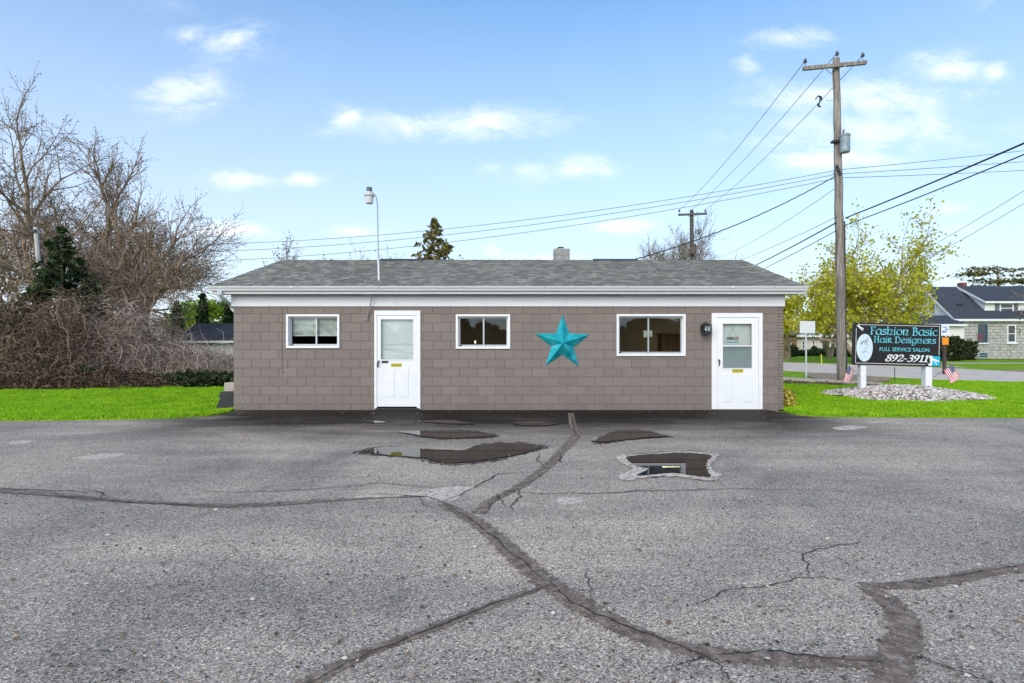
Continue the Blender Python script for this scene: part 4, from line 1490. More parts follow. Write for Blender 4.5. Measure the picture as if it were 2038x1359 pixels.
mb = MB()
zpoly(mb, [(148, 118), (165, 108), (285, 215), (272, 228), (205, 165)], -.0024)
zpoly(mb, [(180, 82), (200, 78), (212, 130), (298, 180), (290, 200), (200, 145)], -.0028)
mb.build('scissors', SIGNW, bd)
u0, v0 = zloc(1680, 742)
u1, v1 = zloc(1855, 940)
sq = sbox(MB(), u0, u1, v0, v1, -.0016, -.0002).build('turquoise_square', simple('square_cyan', (.01, .44, .66), .4, .08), bd)
mb = MB()
zpoly(mb, [(1650, 722), (1680, 735), (1700, 800), (1700, 905), (1680, 935), (1640, 935), (1612, 905), (1618, 885), (1640, 895), (1660, 880), (1650, 790), (1640, 745)], -.0030)
zpoly(mb, [(1605, 755), (1630, 750), (1850, 840), (1848, 862), (1790, 850)], -.0034)
zpoly(mb, [(1690, 730), (1710, 740), (1690, 790), (1800, 890), (1790, 920), (1765, 910), (1780, 890), (1660, 790)], -.0038)
mb.build('comb_and_scissors', SIGNW, bd)


# small flags on sticks
def flag_mat(name):
    m = MT(name, (.8, .8, .8), .8, .2)
    uv = m.node('ShaderNodeUVMap')
    sp = m.node('ShaderNodeSeparateXYZ')
    m.l.new(uv.outputs[0], sp.inputs[0])
    st = m.math('GREATER_THAN', m.math('FRACT', m.math('MULTIPLY', sp.outputs[1], 6.5)), 0.5)
    c = m.mix(st, (.55, .02, .05), (.80, .78, .78))
    inside = m.math('MULTIPLY', m.math('LESS_THAN', sp.outputs[0], .46), m.math('GREATER_THAN', sp.outputs[1], .46))
    vec = m.node('ShaderNodeCombineXYZ')
    m.l.new(m.math('SUBTRACT', m.math('FRACT', m.math('MULTIPLY', sp.outputs[0], 14.3)), .5), vec.inputs[0])
    m.l.new(m.math('SUBTRACT', m.math('FRACT', m.math('MULTIPLY', sp.outputs[1], 11.1)), .5), vec.inputs[1])
    ln = m.node('ShaderNodeVectorMath', operation='LENGTH')
    m.l.new(vec.outputs[0], ln.inputs[0])
    stars = m.math('LESS_THAN', ln.outputs['Value'], .24)
    m.base(m.mix(inside, c, m.mix(stars, (.03, .045, .12), (.6, .6, .65))))
    return m.mat


FLAG = flag_mat('flag_cloth')


def flag(lab, s0, s1, hoist0, hoist1, fly0, fly1, sag):
    """stick s0-s1; cloth quad: hoist top/bottom on the stick, fly top/bottom hanging"""
    t = empty('small_flag', s0, lab, 'flag')
    MB().tube([s0, s1], .006, 6).build('stick', simple('flag_stick', (.10, .08, .07), .6), t)
    MB().lathe(s1, [(.004, -.012), (.012, 0), (.002, .022)], 8).build('finial', simple('finial_gold', (.5, .4, .12), .4), t)
    nx, nz = 18, 12
    vs, uvs, fs = [], [], []
    for j in range(nz + 1):
        for i in range(nx + 1):
            fu, fv = i / nx, j / nz
            top = hoist0.lerp(fly0, fu)
            bot = hoist1.lerp(fly1, fu)
            q = bot.lerp(top, fv)
            q = q + Vector((0, .022 * math.sin(fu * 9 + fv * 4) * fu ** .5 + .012 * math.sin(fv * 7 + 1), -sag * 4 * fu * (1 - fu) * .25))
            vs.append(q)
            uvs.append((fu, fv))
    for j in range(nz):
        for i in range(nx):
            a = j * (nx + 1) + i
            fs.append((a, a + 1, a + nx + 2, a + nx + 1))
    me = bpy.data.meshes.new('cloth')
    me.from_pydata(vs, [], fs)
    ul = me.uv_layers.new(name='UVMap')
    for lp in me.loops:
        ul.data[lp.index].uv = uvs[lp.vertex_index]
    me.materials.append(FLAG)
    me.polygons.foreach_set('use_smooth', [True] * len(me.polygons))
    link('cloth', me, t)


yf = YS + .05
flag('small striped flag hanging from the left sign post by the utility pole', at(1716, 752, yf), at(1688, 727, yf),
     at(1688.5, 728, yf), at(1700, 738, yf), at(1678, 757, yf - .05), at(1690, 763, yf - .02), .02)
flag('small striped flag flying from the right sign post towards the street', at(1857, 751, yf), at(1897, 724, yf),
     at(1896, 725, yf), at(1879, 737, yf), at(1911, 750, yf - .03), at(1894, 763, yf - .05), .02)

# gravel mound
MC = Vector((10.55, 16.05))


def mound_z(x, y):
    dx, dy = (x - MC.x) / 2.15, (y - MC.y) / 1.75
    d = math.hypot(dx, dy)
    return .03 + .27 * max(0.0, 1 - d ** 1.6)


vs, fs = [], []
nr, na = 10, 40
for i in range(nr + 1):
    for k in range(na):
        an = 2 * math.pi * k / na
        r = i / nr * (1 + .06 * math.sin(3 * an + 1) + .04 * math.sin(7 * an))
        x, y = MC.x + 2.1 * r * math.cos(an), MC.y + 1.7 * r * math.sin(an)
        vs.append((x, y, mound_z(x, y) - .02))
for i in range(nr):
    for k in range(na):
        k2 = (k + 1) % na
        fs.append((i * na + k, (i + 1) * na + k, (i + 1) * na + k2, i * na + k2))
gm = empty('gravel_bed', (MC.x, MC.y, .03), 'mounded bed of pale river stones round the sign posts', 'gravel bed')
mb = MB()
mb.add(vs, fs)
mb.build('bed', DIRT, gm)
rg = random.Random(21)
mb = MB()
OCT = [(1, 0, 0), (-1, 0, 0), (0, 1, 0), (0, -1, 0), (0, 0, 1), (0, 0, -1)]
for i in range(5200):
    an, r = rg.uniform(0, 2 * math.pi), math.sqrt(rg.random()) * 1.03
    r *= (1 + .06 * math.sin(3 * an + 1) + .04 * math.sin(7 * an))
    x, y = MC.x + 2.1 * r * math.cos(an), MC.y + 1.7 * r * math.sin(an)
    s = rg.uniform(.018, .05)
    a, b, c = s * rg.uniform(.8, 1.4), s * rg.uniform(.7, 1.1), s * rg.uniform(.45, .8)
    rz = rg.uniform(0, math.pi)
    z = mound_z(x, y) + c * .3
    cs, sn = math.cos(rz), math.sin(rz)
    ring_ = []
    for zz, rr in ((-.6, .75), (.1, 1.0), (.75, .6)):
        for k in range(5):
            th = 2 * math.pi * k / 5 + zz
            px_, py_ = a * rr * math.cos(th), b * rr * math.sin(th)
            ring_.append((x + px_ * cs - py_ * sn, y + px_ * sn + py_ * cs, z + c * zz))
    ring_.append((x, y, z + c))
    f = []
    for q in (0, 5):
        for k in range(5):
            k2 = (k + 1) % 5
            f.append((q + k, q + k2, q + 5 + k2, q + 5 + k))
    for k in range(5):
        f.append((10 + k, 10 + (k + 1) % 5, 15))
    mb.add(ring_, f)
tag(mb.build('river_stones', PEBBLE, gm), kind='stuff')

# ================================================================ POLES AND WIRES
def insulator(c, parent, s=1.0):
    mb = MB().lathe(c, [(.012 * s, 0), (.012 * s, .12 * s), (.03 * s, .13 * s), (.075 * s, .16 * s), (.04 * s, .19 * s), (.06 * s, .22 * s), (.035 * s, .26 * s), (.02 * s, .29 * s)], 10)
    return mb.build('insulator', simple('porcelain', (.12, .13, .15), .25, .2), parent)


Y1 = 19.9
base, top = at(1676.5, 769, Y1), at(1664, 116, Y1)
pole = empty('utility_pole', base, 'tall weathered wooden utility pole carrying a grey transformer behind the salon sign', 'utility pole')
n = 26
pts = [base.lerp(top, i / n) + Vector((.012 * math.sin(i * 1.7), .01 * math.cos(i * 1.3), 0)) for i in range(n + 1)]
pts[0].z = -.1
MB().tube(pts, [.175 - .065 * i / n + .004 * math.sin(i * 2.1) for i in range(n + 1)], 14).build('shaft', POLEW, pole, smooth=True)
aL, aR = at(1598, 136.5, Y1 - .2), at(1724, 124.5, Y1 - .2)
d_ = (aR - aL).normalized()
mb = MB()
up = Vector((0, 0, 1))
q = []
for e in (aL, aR):
    for sy, sz in ((-.055, -.06), (.055, -.06), (.055, .06), (-.055, .06)):
        q.append(e + Vector((0, sy, sz)))
mb.add(q, [(0, 1, 2, 3), (7, 6, 5, 4), (0, 4, 5, 1), (1, 5, 6, 2), (2, 6, 7, 3), (3, 7, 4, 0)])
mb.build('crossarm', POLEW, pole)
for a, b in (((1638, 134), (1658, 149)), ((1684, 129), (1671, 146))):
    MB().tube([at(*a, Y1 - .27), at(*b, Y1 - .2)], .014, 5).build('brace', GALV, pole)
insulator(at(1602.5, 133, Y1 - .2), pole, 1.0)
insulator(at(1717, 121, Y1 - .2), pole, 1.0)
insulator(at(1666, 118, Y1), pole, 1.0)
tr = at(1681.5, 287, Y1 - .30)
mb = MB().lathe(tr + Vector((0, 0, -.30)), [(.09, 0), (.155, .02), (.165, .06), (.165, .54), (.18, .56), (.18, .60), (.15, .64), (.05, .66)], 20)
tk = mb.build('transformer', simple('transformer_grey', (.27, .33, .37), .4, .45, 5), pole, smooth=False)
MB().lathe(tr + Vector((-.08, -.06, .35)), [(.02, 0), (.04, .03), (.025, .07), (.035, .10), (.015, .14)], 8).build('bushing', simple('bushing_brown', (.2, .12, .08), .3), tk)
MB().box(tr.x - .34, tr.x - .1, tr.y + .1, tr.y + .3, tr.z + .12, tr.z + .19).build('bracket', BLACKPL, tk)
for k in range(3):
    c = at(1666 + 3 * k, 334 + 7 * k, Y1 - .16)
    MB().lathe(c, [(.03, 0), (.05, .03), (.05, .08), (.03, .11)], 8).build('spool', BLACKPL, pole)
MB().tube([at(1663, 352, Y1 - .2), at(1659, 345, Y1 - .24), at(1664, 338, Y1 - .22), at(1671, 341, Y1 - .2)], .014, 5).build('drop_loop', BLACKPL, pole)
MB().tube([at(1661, 199, Y1 - .1), at(1646, 201, Y1 - .1), at(1646, 193, Y1 - .1)], .010, 5).build('cutout_bracket', GALV, pole)
MB().tube([at(1681, 440, Y1 - .12), at(1683, 600, Y1 - .14), at(1685, 766, Y1 - .16)], .022, 6).build('ground_conduit', BLACKPL, pole)

P2Y = 44.0
b2, t2 = at(1378, 720, P2Y), at(1376.5, 418, P2Y)
b2.z = 0
pole2 = empty('utility_pole', b2, 'distant dark utility pole with a crossarm rising behind the roof', 'utility pole')
MB().tube([b2, b2.lerp(t2, .5), t2], [.2, .17, .14], 10).build('shaft', simple('dark_pole', (.09, .075, .065), .85, .3, 6), pole2)
a, b = at(1350, 427.5, P2Y - .2), at(1407, 425, P2Y - .2)
mb = MB()
q = []
for e in (a, b):
    for sy, sz in ((-.06, -.075), (.06, -.075), (.06, .075), (-.06, .075)):
        q.append(e + Vector((0, sy, sz)))
mb.add(q, [(0, 1, 2, 3), (7, 6, 5, 4), (0, 4, 5, 1), (1, 5, 6, 2), (2, 6, 7, 3), (3, 7, 4, 0)])
mb.build('crossarm', simple('dark_arm', (.10, .085, .075), .85), pole2)
for s_ in ((1366, 427), (1388, 426)):
    MB().tube([at(*s_, P2Y - .27), at(1377, 434, P2Y - .2)], .02, 4).build('brace', GALV, pole2)
for px in (1352, 1404):
    insulator(at(px, 426, P2Y - .2), pole2, 1.3)
MB().lathe(at(1379, 506, P2Y - .35), [(.2, 0), (.24, .05), (.24, .62), (.27, .64), (.27, .72), (.1, .78)], 14).build('transformer', simple('rusty_can', (.10, .07, .06), .6, .3), pole2)

P3Y = 23.0
b3, t3 = at(84, 620, P3Y), at(71, 452, P3Y)
b3.z = 0
pole3 = empty('service_pole', b3, 'pale grey leaning service pole among the bare trees', 'utility pole')
MB().tube([b3, at(84, 600, P3Y), t3], [.11, .105, .08], 10).build('shaft', simple('pale_pole', (.50, .48, .46), .8, .25, 5, stretch=(5, 5, 1)), pole3)
MB().box(t3.x - .12, t3.x + .10, P3Y - .16, P3Y - .08, t3.z - .22, t3.z - .12).build('cleat', BLACKPL, pole3)

WIRE = simple('wire_grey', (.10, .10, .11), .5)
WIREB = simple('cable_black', (.012, .012, .014), .5)


def wire(name, lab, a, b, sag, r, mat=WIRE, grp=None, n=28, wob=0.0):
    pts = []
    for i in range(n + 1):
        t_ = i / n
        q = a.lerp(b, t_)
        q.z -= sag * 4 * t_ * (1 - t_)
        if wob:
            q.x += wob * math.sin(i * 2.3)
            q.z += wob * math.cos(i * 2.3)
        pts.append(q)
    o = MB().tube(pts, r, 5).build(name, mat)
    tag(o, lab, 'wire', grp)


ins = lambda px, py, Y: at(px, py, Y)
wire('power_line', 'power line between the left crossarm ends of the two poles', at(1602.5, 121, Y1 - .2), at(1352, 418, P2Y - .2), .35, .012)
wire('power_line', 'power line between the tops of the two poles', at(1666, 105, Y1), at(1377, 417, P2Y), .35, .012)
wire('power_line', 'power line between the right crossarm ends of the two poles', at(1717, 110, Y1 - .2), at(1404, 417, P2Y - .2), .35, .012)
E3 = Vector((46, 30, 0))
for k, (py1, pyl, pyr) in enumerate(((338, 484, 291), (346, 500, 318), (354, 522, 335))):
    mid = at(1668, py1, Y1 + .12)
    wire('power_line', ('top', 'middle', 'lowest')[k] + ' of three thin lines running left from the pole over the roof', mid, at(120, pyl, P3Y + 4), .9, .010)
    wire('power_line', ('top', 'middle', 'lowest')[k] + ' of three thin lines running from the transformer pole towards the street', mid, at(2500, pyr - 52 + 12 * k, 26), .12, .010)
wire('service_cable', 'twisted black service cable dropping from the pole to the salon roof', at(1660, 352, Y1 - .1), Vector((2.6, 16.9, 3.80)), .28, .017, WIREB, None, 60, .006)
wire('service_cable', 'thin service line running from the pole behind the roof end', at(1663, 374, Y1), at(1405, 522, 40), .3, .009)
wire('phone_cable', 'thick black cable running from the pole out over the lawn', at(1682, 434, Y1 - .1), at(1682, 434, Y1 - .1) + (at(2240, 185, 9.7) - at(1682, 434, Y1 - .1)) * 2.8 + Vector((0, 0, .55)), .32, .022, WIREB)
wire('phone_cable', 'lower thick black cable running from the pole out over the lawn', at(1683, 448, Y1 - .1), at(1683, 448, Y1 - .1) + (at(2240, 207, 9.7) - at(1683, 448, Y1 - .1)) * 2.8 + Vector((0, 0, .55)), .36, .016, WIREB)
wire('phone_cable', 'thick black cable running from the pole down behind the roof', at(1664, 443, Y1 - .1), at(1377, 578, P2Y), .25, .024, WIREB)
wire('phone_cable', 'thinner black cable below it running behind the roof', at(1664, 459, Y1 - .1), at(1377, 592, P2Y), .25, .015, WIREB)
wire('phone_cable', 'thin grey line above the black cables running behind the roof', at(1664, 432, Y1 - .1), at(1377, 547, P2Y), .25, .010)
wire('power_line', 'upper far line crossing behind the yellow-green tree', at(2200, 275, 40), at(1780, 530, 62), .3, .022)
wire('power_line', 'lower far line crossing behind the yellow-green tree', at(2200, 305, 40), at(1780, 548, 62), .3, .022)
o = MB().tube([at(1623, 197, 20.6), at(1628, 190.5, 20.6), at(1633, 193, 20.6), at(1634, 198, 20.6), at(1631, 203, 20.6), at(1628.5, 208, 20.6), at(1630, 212, 20.6), at(1634, 212.5, 20.6)], [.025, .02, .05, .055, .02, .045, .03, .02], 6).build('fuse_cutout', BLACKPL)
tag(o, 'dark fuse cutout hanging on the power line beside the pole', 'fuse')
o = MB().tube([at(1389, 467, 35), at(1392, 463, 35), at(1395, 459, 35), at(1392, 457, 35), at(1389, 460, 35), at(1392, 466, 35)], .03, 5).build('cable_loop', BLACKPL)
tag(o, 'small dark cable loop hanging beside the distant pole', 'cable')

# traffic sign seen from behind
YT = 24.9
t = empty('street_sign', at(1604, 750, YT), 'back of a square metal street sign on a thin steel post', 'street sign')
MB().tube([at(1604.5, 752, YT), at(1604, 640, YT)], .035, 6).build('post', simple('post_steel', (.6, .62, .64), .4, .1, 6), t)
x0, x1 = at(1591, 0, YT).x, at(1621.5, 0, YT).x
zz0, zz1 = at(0, 663, YT).z, at(0, 639, YT).z
MB().cbox(x0, x1, YT - .042, YT - .037, zz0, zz1, .002).build('plate', simple('plate_alu', (.72, .72, .74), .5, .03), t)
for zz in (zz0 + .12, zz1 - .12):
    MB().lathe((x0 + (x1 - x0) * .43, YT - .046, zz), [(.012, -.008), (.012, .008)], 6).build('bolt', GALV, t)
# notice post behind the salon sign
YN = 27.0
t = empty('notice_post', G(1880, 716), 'dark post with a white notice and an orange notice', 'sign')
q0 = at(1881, 0, YN).x
MB().box(q0 - .06, q0 + .06, YN, YN + .1, 0, 1.6).build('post', simple('brown_post', (.06, .04, .03), .8), t)
MB().box(at(1872, 0, YN).x, at(1888, 0, YN).x, YN - .03, YN - .001, at(0, 667, YN).z, at(0, 646, YN).z).build('white_notice', simple('notice_white', (.68, .72, .80), .5, .12, 12), t)
MB().box(at(1875, 0, YN).x, at(1887, 0, YN).x, YN - .03, YN - .001, at(0, 686, YN).z, at(0, 671.5, YN).z).build('orange_notice', simple('notice_orange', (.85, .26, .01), .5, .1, 9), t)
mb = MB()
for a, b, c, d in ((1876, 1884, 650, 652), (1880, 1886, 654, 656.5), (1874, 1880, 658, 662), (1881, 1884, 659, 662)):
    mb.box(at(a, 0, YN).x, at(b, 0, YN).x, YN - .034, YN - .031, at(0, d, YN).z, at(0, c, YN).z)
mb.build('print', simple('notice_blue', (.10, .2, .45), .5), t)
o = MB().tube([G(1781, 757.5), at(1780.5, 731, G(1781, 757.5).y)], .014, 5).build('marker_stake', BLACKPL)
tag(o, 'thin dark marker stake in the verge behind the sign', 'stake')
yy = G(1635.5, 725).y
o = MB().tube([G(1635.5, 725), at(1634.5, 705, yy)], .03, 5).build('marker_stake', simple('yellow_marker', (.75, .65, .08), .5))
tag(o, 'thin yellow marker stake at the far road edge', 'stake')

# low stone edging left of the pole
ed = empty('stone_edging', (10.1, 20.2, 0), 'low edging of rough brown stones under a pale concrete cap', 'edging')
c0, c1 = Vector((8.7, 20.3, 0)), Vector((12.1, 19.6, 0))
mb = MB()
vs = []
for e, h in ((c0, .30), (c1, .14)):
    for sy, sz in ((-.12, h - .09), (.22, h - .09), (.22, h), (-.12, h)):
        vs.append((e.x, e.y + sy, sz))
mb.add(vs, [(0, 1, 2, 3), (7, 6, 5, 4), (0, 4, 5, 1), (1, 5, 6, 2), (2, 6, 7, 3), (3, 7, 4, 0)])
mb.build('cap', simple('cap_concrete', (.48, .42, .38), .9, .12, 5), ed)
rg = random.Random(33)
STONE = simple('brown_stone', (.13, .10, .075), .9, .55, 6, .6, 30)
x = 0.0
while x < .97:
    c = c0.lerp(c1, x)
    w = rg.uniform(.10, .19)
    h = (.22 - .12 * x) * rg.uniform(.75, 1.05)
    mb = MB()
    vs = []
    for zz, k in ((0, .95), (h * .35, 1.05), (h * .75, .95), (h, .6)):
        for i in range(7):
            an = 2 * math.pi * i / 7
            vs.append((c.x + w * .55 * k * math.cos(an) * rg.uniform(.85, 1.1), c.y - .08 + .12 * k * math.sin(an) * rg.uniform(.8, 1.1), zz))
    fs = [(j * 7 + i, j * 7 + (i + 1) % 7, j * 7 + 7 + (i + 1) % 7, j * 7 + 7 + i) for j in range(3) for i in range(7)] + [tuple(range(21, 28))]
    mb.add(vs, fs)
    mb.build('stone', STONE, ed)
    x += w / 3.47

# ================================================================ HOUSES
def hx(px, Y):
    return (px - CX) / FPX * Y


def hz(py, Y):
    return EYE + (CY - py) / FPX * Y


SIDING = MT('white_siding', (.82, .81, .79), .55, .3)
sp_ = SIDING.node('ShaderNodeSeparateXYZ')
SIDING.l.new(SIDING.position(), sp_.inputs[0])
fr = SIDING.math('FRACT', SIDING.math('MULTIPLY', sp_.outputs[2], 6.0))
SIDING.bump(fr, .35, .02)
SIDING = SIDING.mat
SLATE = simple('dark_blue_shingle', (.045, .052, .068), .85, .25, 5, .3, 30)
STONEW = simple('pale_rusticated_block', (.47, .45, .425), .9, .25, 3, .5, 12)
STONEM = simple('pale_mortar', (.24, .23, .20), .9, .2, 5)
PANE = simple('dark_pane', (.05, .055, .065), .08, .3, 3, spec=.8)
BLUEF = simple('blue_frame', (.03, .10, .16), .5, .1)
GREYSH = simple('grey_shutter', (.12, .14, .16), .6, .1)

HY, RY = 50.0, 54.1
hl = hx(1900, HY)                      # eave corner
hr = hl + 15.0
ze, zr_ = hz(637, HY), hz(570.5, RY)
house = empty('block_house', (hl + 5, HY + 4, 0), 'pale block house with dark blue roof and long white dormer', 'house')
bwall = MB().box(hl + .35, hr - .3, HY + .36, 2 * RY - HY - .35, 0, ze - .02).build('wall', STONEM, house)
rg = random.Random(44)
cache = {}
zrow, r = 0.0, 0
cnt = 0
while zrow < ze - .25:
    x = hl + .35 - (.3 if r % 2 else 0)
    while x < hr - .4 and x < hl + 8.2:
        a, b = max(x, hl + .35), min(x + .6, hr - .3)
        x += .6
        if b - a < .1:
            continue
        w = round(b - a, 2)
        if w not in cache:
            cache[w] = MB().cbox(-w / 2 + .012, w / 2 - .012, 0, .06, .012, .248, .025).mesh('block', STONEW)
        if cnt < 290:
            link('block', cache[w], bwall, ((a + b) / 2, HY + .30, zrow))
            cnt += 1
    zrow += .26
    r += 1
# gable end
mb = MB()
gx = hl + .33
mb.add([(gx, HY + .3, ze - .05), (gx, 2 * RY - HY - .3, ze - .05), (gx, RY, zr_ - .2)], [(0, 2, 1)])
gb = mb.build('gable', SIDING, house)
hroof = MB().prismx([(HY, ze), (HY, ze + .12), (RY, zr_), (2 * RY - HY, ze + .12), (2 * RY - HY, ze), (RY, zr_ - .14)], hl, hr).build('roof', SLATE, house)
mb = MB().box(hl - .03, hr, HY - .06, HY - .005, ze - .09, ze + .10)
mb.build('gutter', TRIMW, house)
for s_ in (1, -1):
    mb = MB()
    yy0, yy1 = (HY, RY) if s_ > 0 else (2 * RY - HY, RY)
    mb.add([(hl - .04, yy0, ze - .1), (hl - .04, yy0, ze + .1), (hl - .04, yy1, zr_), (hl - .04, yy1, zr_ - .2), (hl - .004, yy0, ze - .1), (hl - .004, yy0, ze + .1), (hl - .004, yy1, zr_), (hl - .004, yy1, zr_ - .2)],
           [(0, 1, 2, 3), (4, 7, 6, 5), (0, 4, 5, 1), (3, 2, 6, 7)])
    mb.build('bargeboard', TRIMW, house)
MB().box(hx(1908, 55), hx(1918, 55), 54.6, 55.2, zr_ - .5, hz(563, 55)).build('chimney', simple('red_brick', (.22, .05, .045), .9, .2, 9), hroof)
vy = HY + (hz(609, 51.9) - ze) / ((zr_ - ze) / (RY - HY))
MB().box(hx(1901, 51.9), hx(1911, 51.9), 51.55, 51.85, hz(610, 51.9) - .1, hz(607, 51.9) + .1).build('roof_vent', BLACKPL, hroof)
# shed dormer
DY = 51.0
dl, dr = hx(1960, DY), hr - 1.5
dzt = hz(600.5, DY)
dzb = ze + (DY - HY) * (zr_ - ze) / (RY - HY)
mb = MB()
mb.add([(dl, DY, dzb - .15), (dr, DY, dzb - .15), (dr, DY, dzt), (dl, DY, dzt)], [(0, 1, 2, 3)])
mb.add([(dl, DY, dzb - .1), (dl, DY, dzt), (dl, RY - .1, zr_ - .1)], [(0, 1, 2)])
mb.add([(dr, DY, dzb - .1), (dr, RY - .1, zr_ - .1), (dr, DY, dzt)], [(0, 1, 2)])
dm = mb.build('dormer', SIDING, house)
MB().prismx([(DY - .3, dzt - .10), (DY - .3, dzt), (RY, zr_ + .06), (RY, zr_ - .06)], dl - .22, dr + .2).build('dormer_roof', SLATE, dm)
MB().box(dl - .25, dr + .22, DY - .36, DY - .305, dzt - .14, dzt + .03).build('dormer_fascia', TRIMW, dm)
mb = MB()
mb.add([(dl - .26, DY - .34, dzt - .14), (dl - .26, DY - .34, dzt + .03), (dl - .26, RY, zr_ + .08), (dl - .26, RY, zr_ - .12), (dl - .225, DY - .34, dzt - .14), (dl - .225, DY - .34, dzt + .03), (dl - .225, RY, zr_ + .08), (dl - .225, RY, zr_ - .12)],
       [(0, 1, 2, 3), (7, 6, 5, 4), (1, 5, 6, 2)])
mb.build('dormer_bargeboard', TRIMW, dm)


def hwin(parent, px0, px1, py0, py1, Y, fmat, sill=True, name='window'):
    x0, x1, z0, z1 = hx(px0, Y), hx(px1, Y), hz(py1, Y), hz(py0, Y)
    w = ring(MB(), x0, x1, z0, z1, x0 + .1, x1 - .1, z0 + .1, z1 - .1, Y - .07, Y + .02).build(name, fmat, parent)
    MB().box(x0 + .1, x1 - .1, Y - .02, Y + .0, z0 + .1, z1 - .1).build('pane', PANE, w)
    MB().box(x0 + .1, x1 - .1, Y - .05, Y - .021, (z0 + z1) / 2 - .03, (z0 + z1) / 2 + .03).build('meeting_rail', fmat, w)
    if sill:
        MB().box(x0 - .08, x1 + .08, Y - .14, Y + .02, z0 - .12, z0 - .003).build('sill', TRIMW, w)
    return w


w = hwin(house, 1947, 1964.5, 645, 682, HY + .28, BLUEF)
MB().box(hx(1950.5, HY), hx(1958, HY), HY + .24, HY + .255, hz(679, HY), hz(664, HY)).build('curtain', simple('red_curtain', (.30, .05, .035), .7), w)
hwin(house, 2003.5, 2021, 646, 682, HY + .28, TRIMW)
hwin(house, 1946, 1967, 700.5, 713, HY + .28, simple('basement_frame', (.35, .42, .48), .5), False)
w = hwin(dm, 1989, 2016, 603, 623.5, DY - .01, TRIMW)
for a, b in ((1980, 1987.5), (2018, 2025)):
    MB().cbox(hx(a, DY), hx(b, DY), DY - .07, DY - .005, hz(624, DY), hz(603, DY), .01).build('shutter', GREYSH, dm)
w = MB().box(gx - .06, gx - .003, 52.7, 53.6, 4.1, 5.3).build('window', TRIMW, gb)
MB().box(gx - .075, gx - .062, 52.85, 53.45, 4.2, 5.2).build('pane', PANE, w)
MB().tube([(hl + .15, HY + .1, ze - .1), (hl - .25, HY + .2, ze - .5), (hl - 1.1, HY + .2, ze - .75)], .06, 6).build('downspout', TRIMW, house)
# porch wing
pl, pr = hx(1797, 49), hl + .3
pze = hz(645.5, 49)
pw = MB().box(pl + .3, pr, 49.3, 54, 0, pze - .03).build('porch_wall', SIDING, house)
pk = hx(1866, 50.5)
mb = MB()
zt_ = hz(627, 50.5)
mb.add([(pl, 49, pze), (pr, 49, pze), (pr, 54, pze), (pl, 54, pze), (pl + 1.4, 51, zt_), (pr - .3, 51, zt_)], [(0, 1, 5, 4), (1, 2, 5), (2, 3, 4, 5), (3, 0, 4), (3, 2, 1, 0)])
mb.build('porch_roof', SLATE, house)
MB().box(pl - .02, pr, 48.93, 48.995, pze - .14, pze + .03).build('porch_fascia', TRIMW, house)

# cream house and brown house across the street
CYH = 64.0
cl, cr = hx(1586, CYH), hx(1735, CYH)
CREAM = simple('cream_siding', (.70, .67, .55), .6, .06, 2)
ch = empty('cream_house', ((cl + cr) / 2, CYH + 4, 0), 'low cream house across the street with dark sash windows', 'house')
czt = hz(668, CYH)
MB().box(cl, cr, CYH, CYH + 8, 0, czt).build('wall', CREAM, ch)
MB().prismx([(CYH - .5, czt), (CYH - .5, czt + .15), (CYH + 4, czt + 2.2), (CYH + 8.5, czt + .15), (CYH + 8.5, czt), (CYH + 4, czt + 2.0)], cl - .5, cr + .5).build('roof', simple('grey_roof', (.16, .16, .17), .9, .2, 3), ch)
MB().box(cl - .5, cr + .5, CYH - .58, CYH - .505, czt - .16, czt + .12).build('fascia', TRIMW, ch)
for a, b in ((1595.5, 1602), (1615.5, 1622)):
    hwin(ch, a, b, 677, 694.5, CYH - .02, TRIMW)
d_ = MB().box(hx(1637, CYH), hx(1643.5, CYH), CYH - .08, CYH - .002, hz(704, CYH), hz(676, CYH)).build('door', simple('dark_door', (.05, .07, .08), .5), ch)
MB().box(hx(1638, CYH), hx(1642.5, CYH), CYH - .10, CYH - .082, hz(703, CYH), hz(692, CYH)).build('door_panel', TRIMW, d_)
for a in (1634, 1646):
    MB().box(hx(a - 1, CYH), hx(a + 1, CYH), CYH - .14, CYH - .002, hz(681, CYH), hz(678, CYH)).build('porch_lamp', BLACK, ch)
MB().box(hx(1625, CYH), hx(1627, CYH), CYH - 1.3, CYH - 1.2, 0, hz(696, CYH)).build('step_rail', TRIMW, ch)
MB().box(hx(1629, CYH), hx(1650, CYH), CYH - 1.3, CYH - .1, 0, .25).build('step', CONC, ch)
BRN = simple('tan_brick', (.30, .15, .075), .85, .15, 8)
BY = 60.0
bh = empty('tan_brick_house', (24, BY + 4, 0), 'tan brick house partly hidden behind the salon corner', 'house')
MB().box(hx(1490, BY), hx(1586, BY), BY, BY + 7, 0, 2.2).build('wall', BRN, bh)
MB().prismx([(BY - .5, 2.2), (BY - .5, 2.35), (BY + 3.5, 4.0), (BY + 7.5, 2.35), (BY + 7.5, 2.2), (BY + 3.5, 3.8)], hx(1485, BY), hx(1588, BY)).build('roof', simple('brown_roof', (.15, .13, .12), .9, .2, 3), bh)
hwin(bh, 1566, 1574, 674, 684.5, BY - .02, TRIMW)

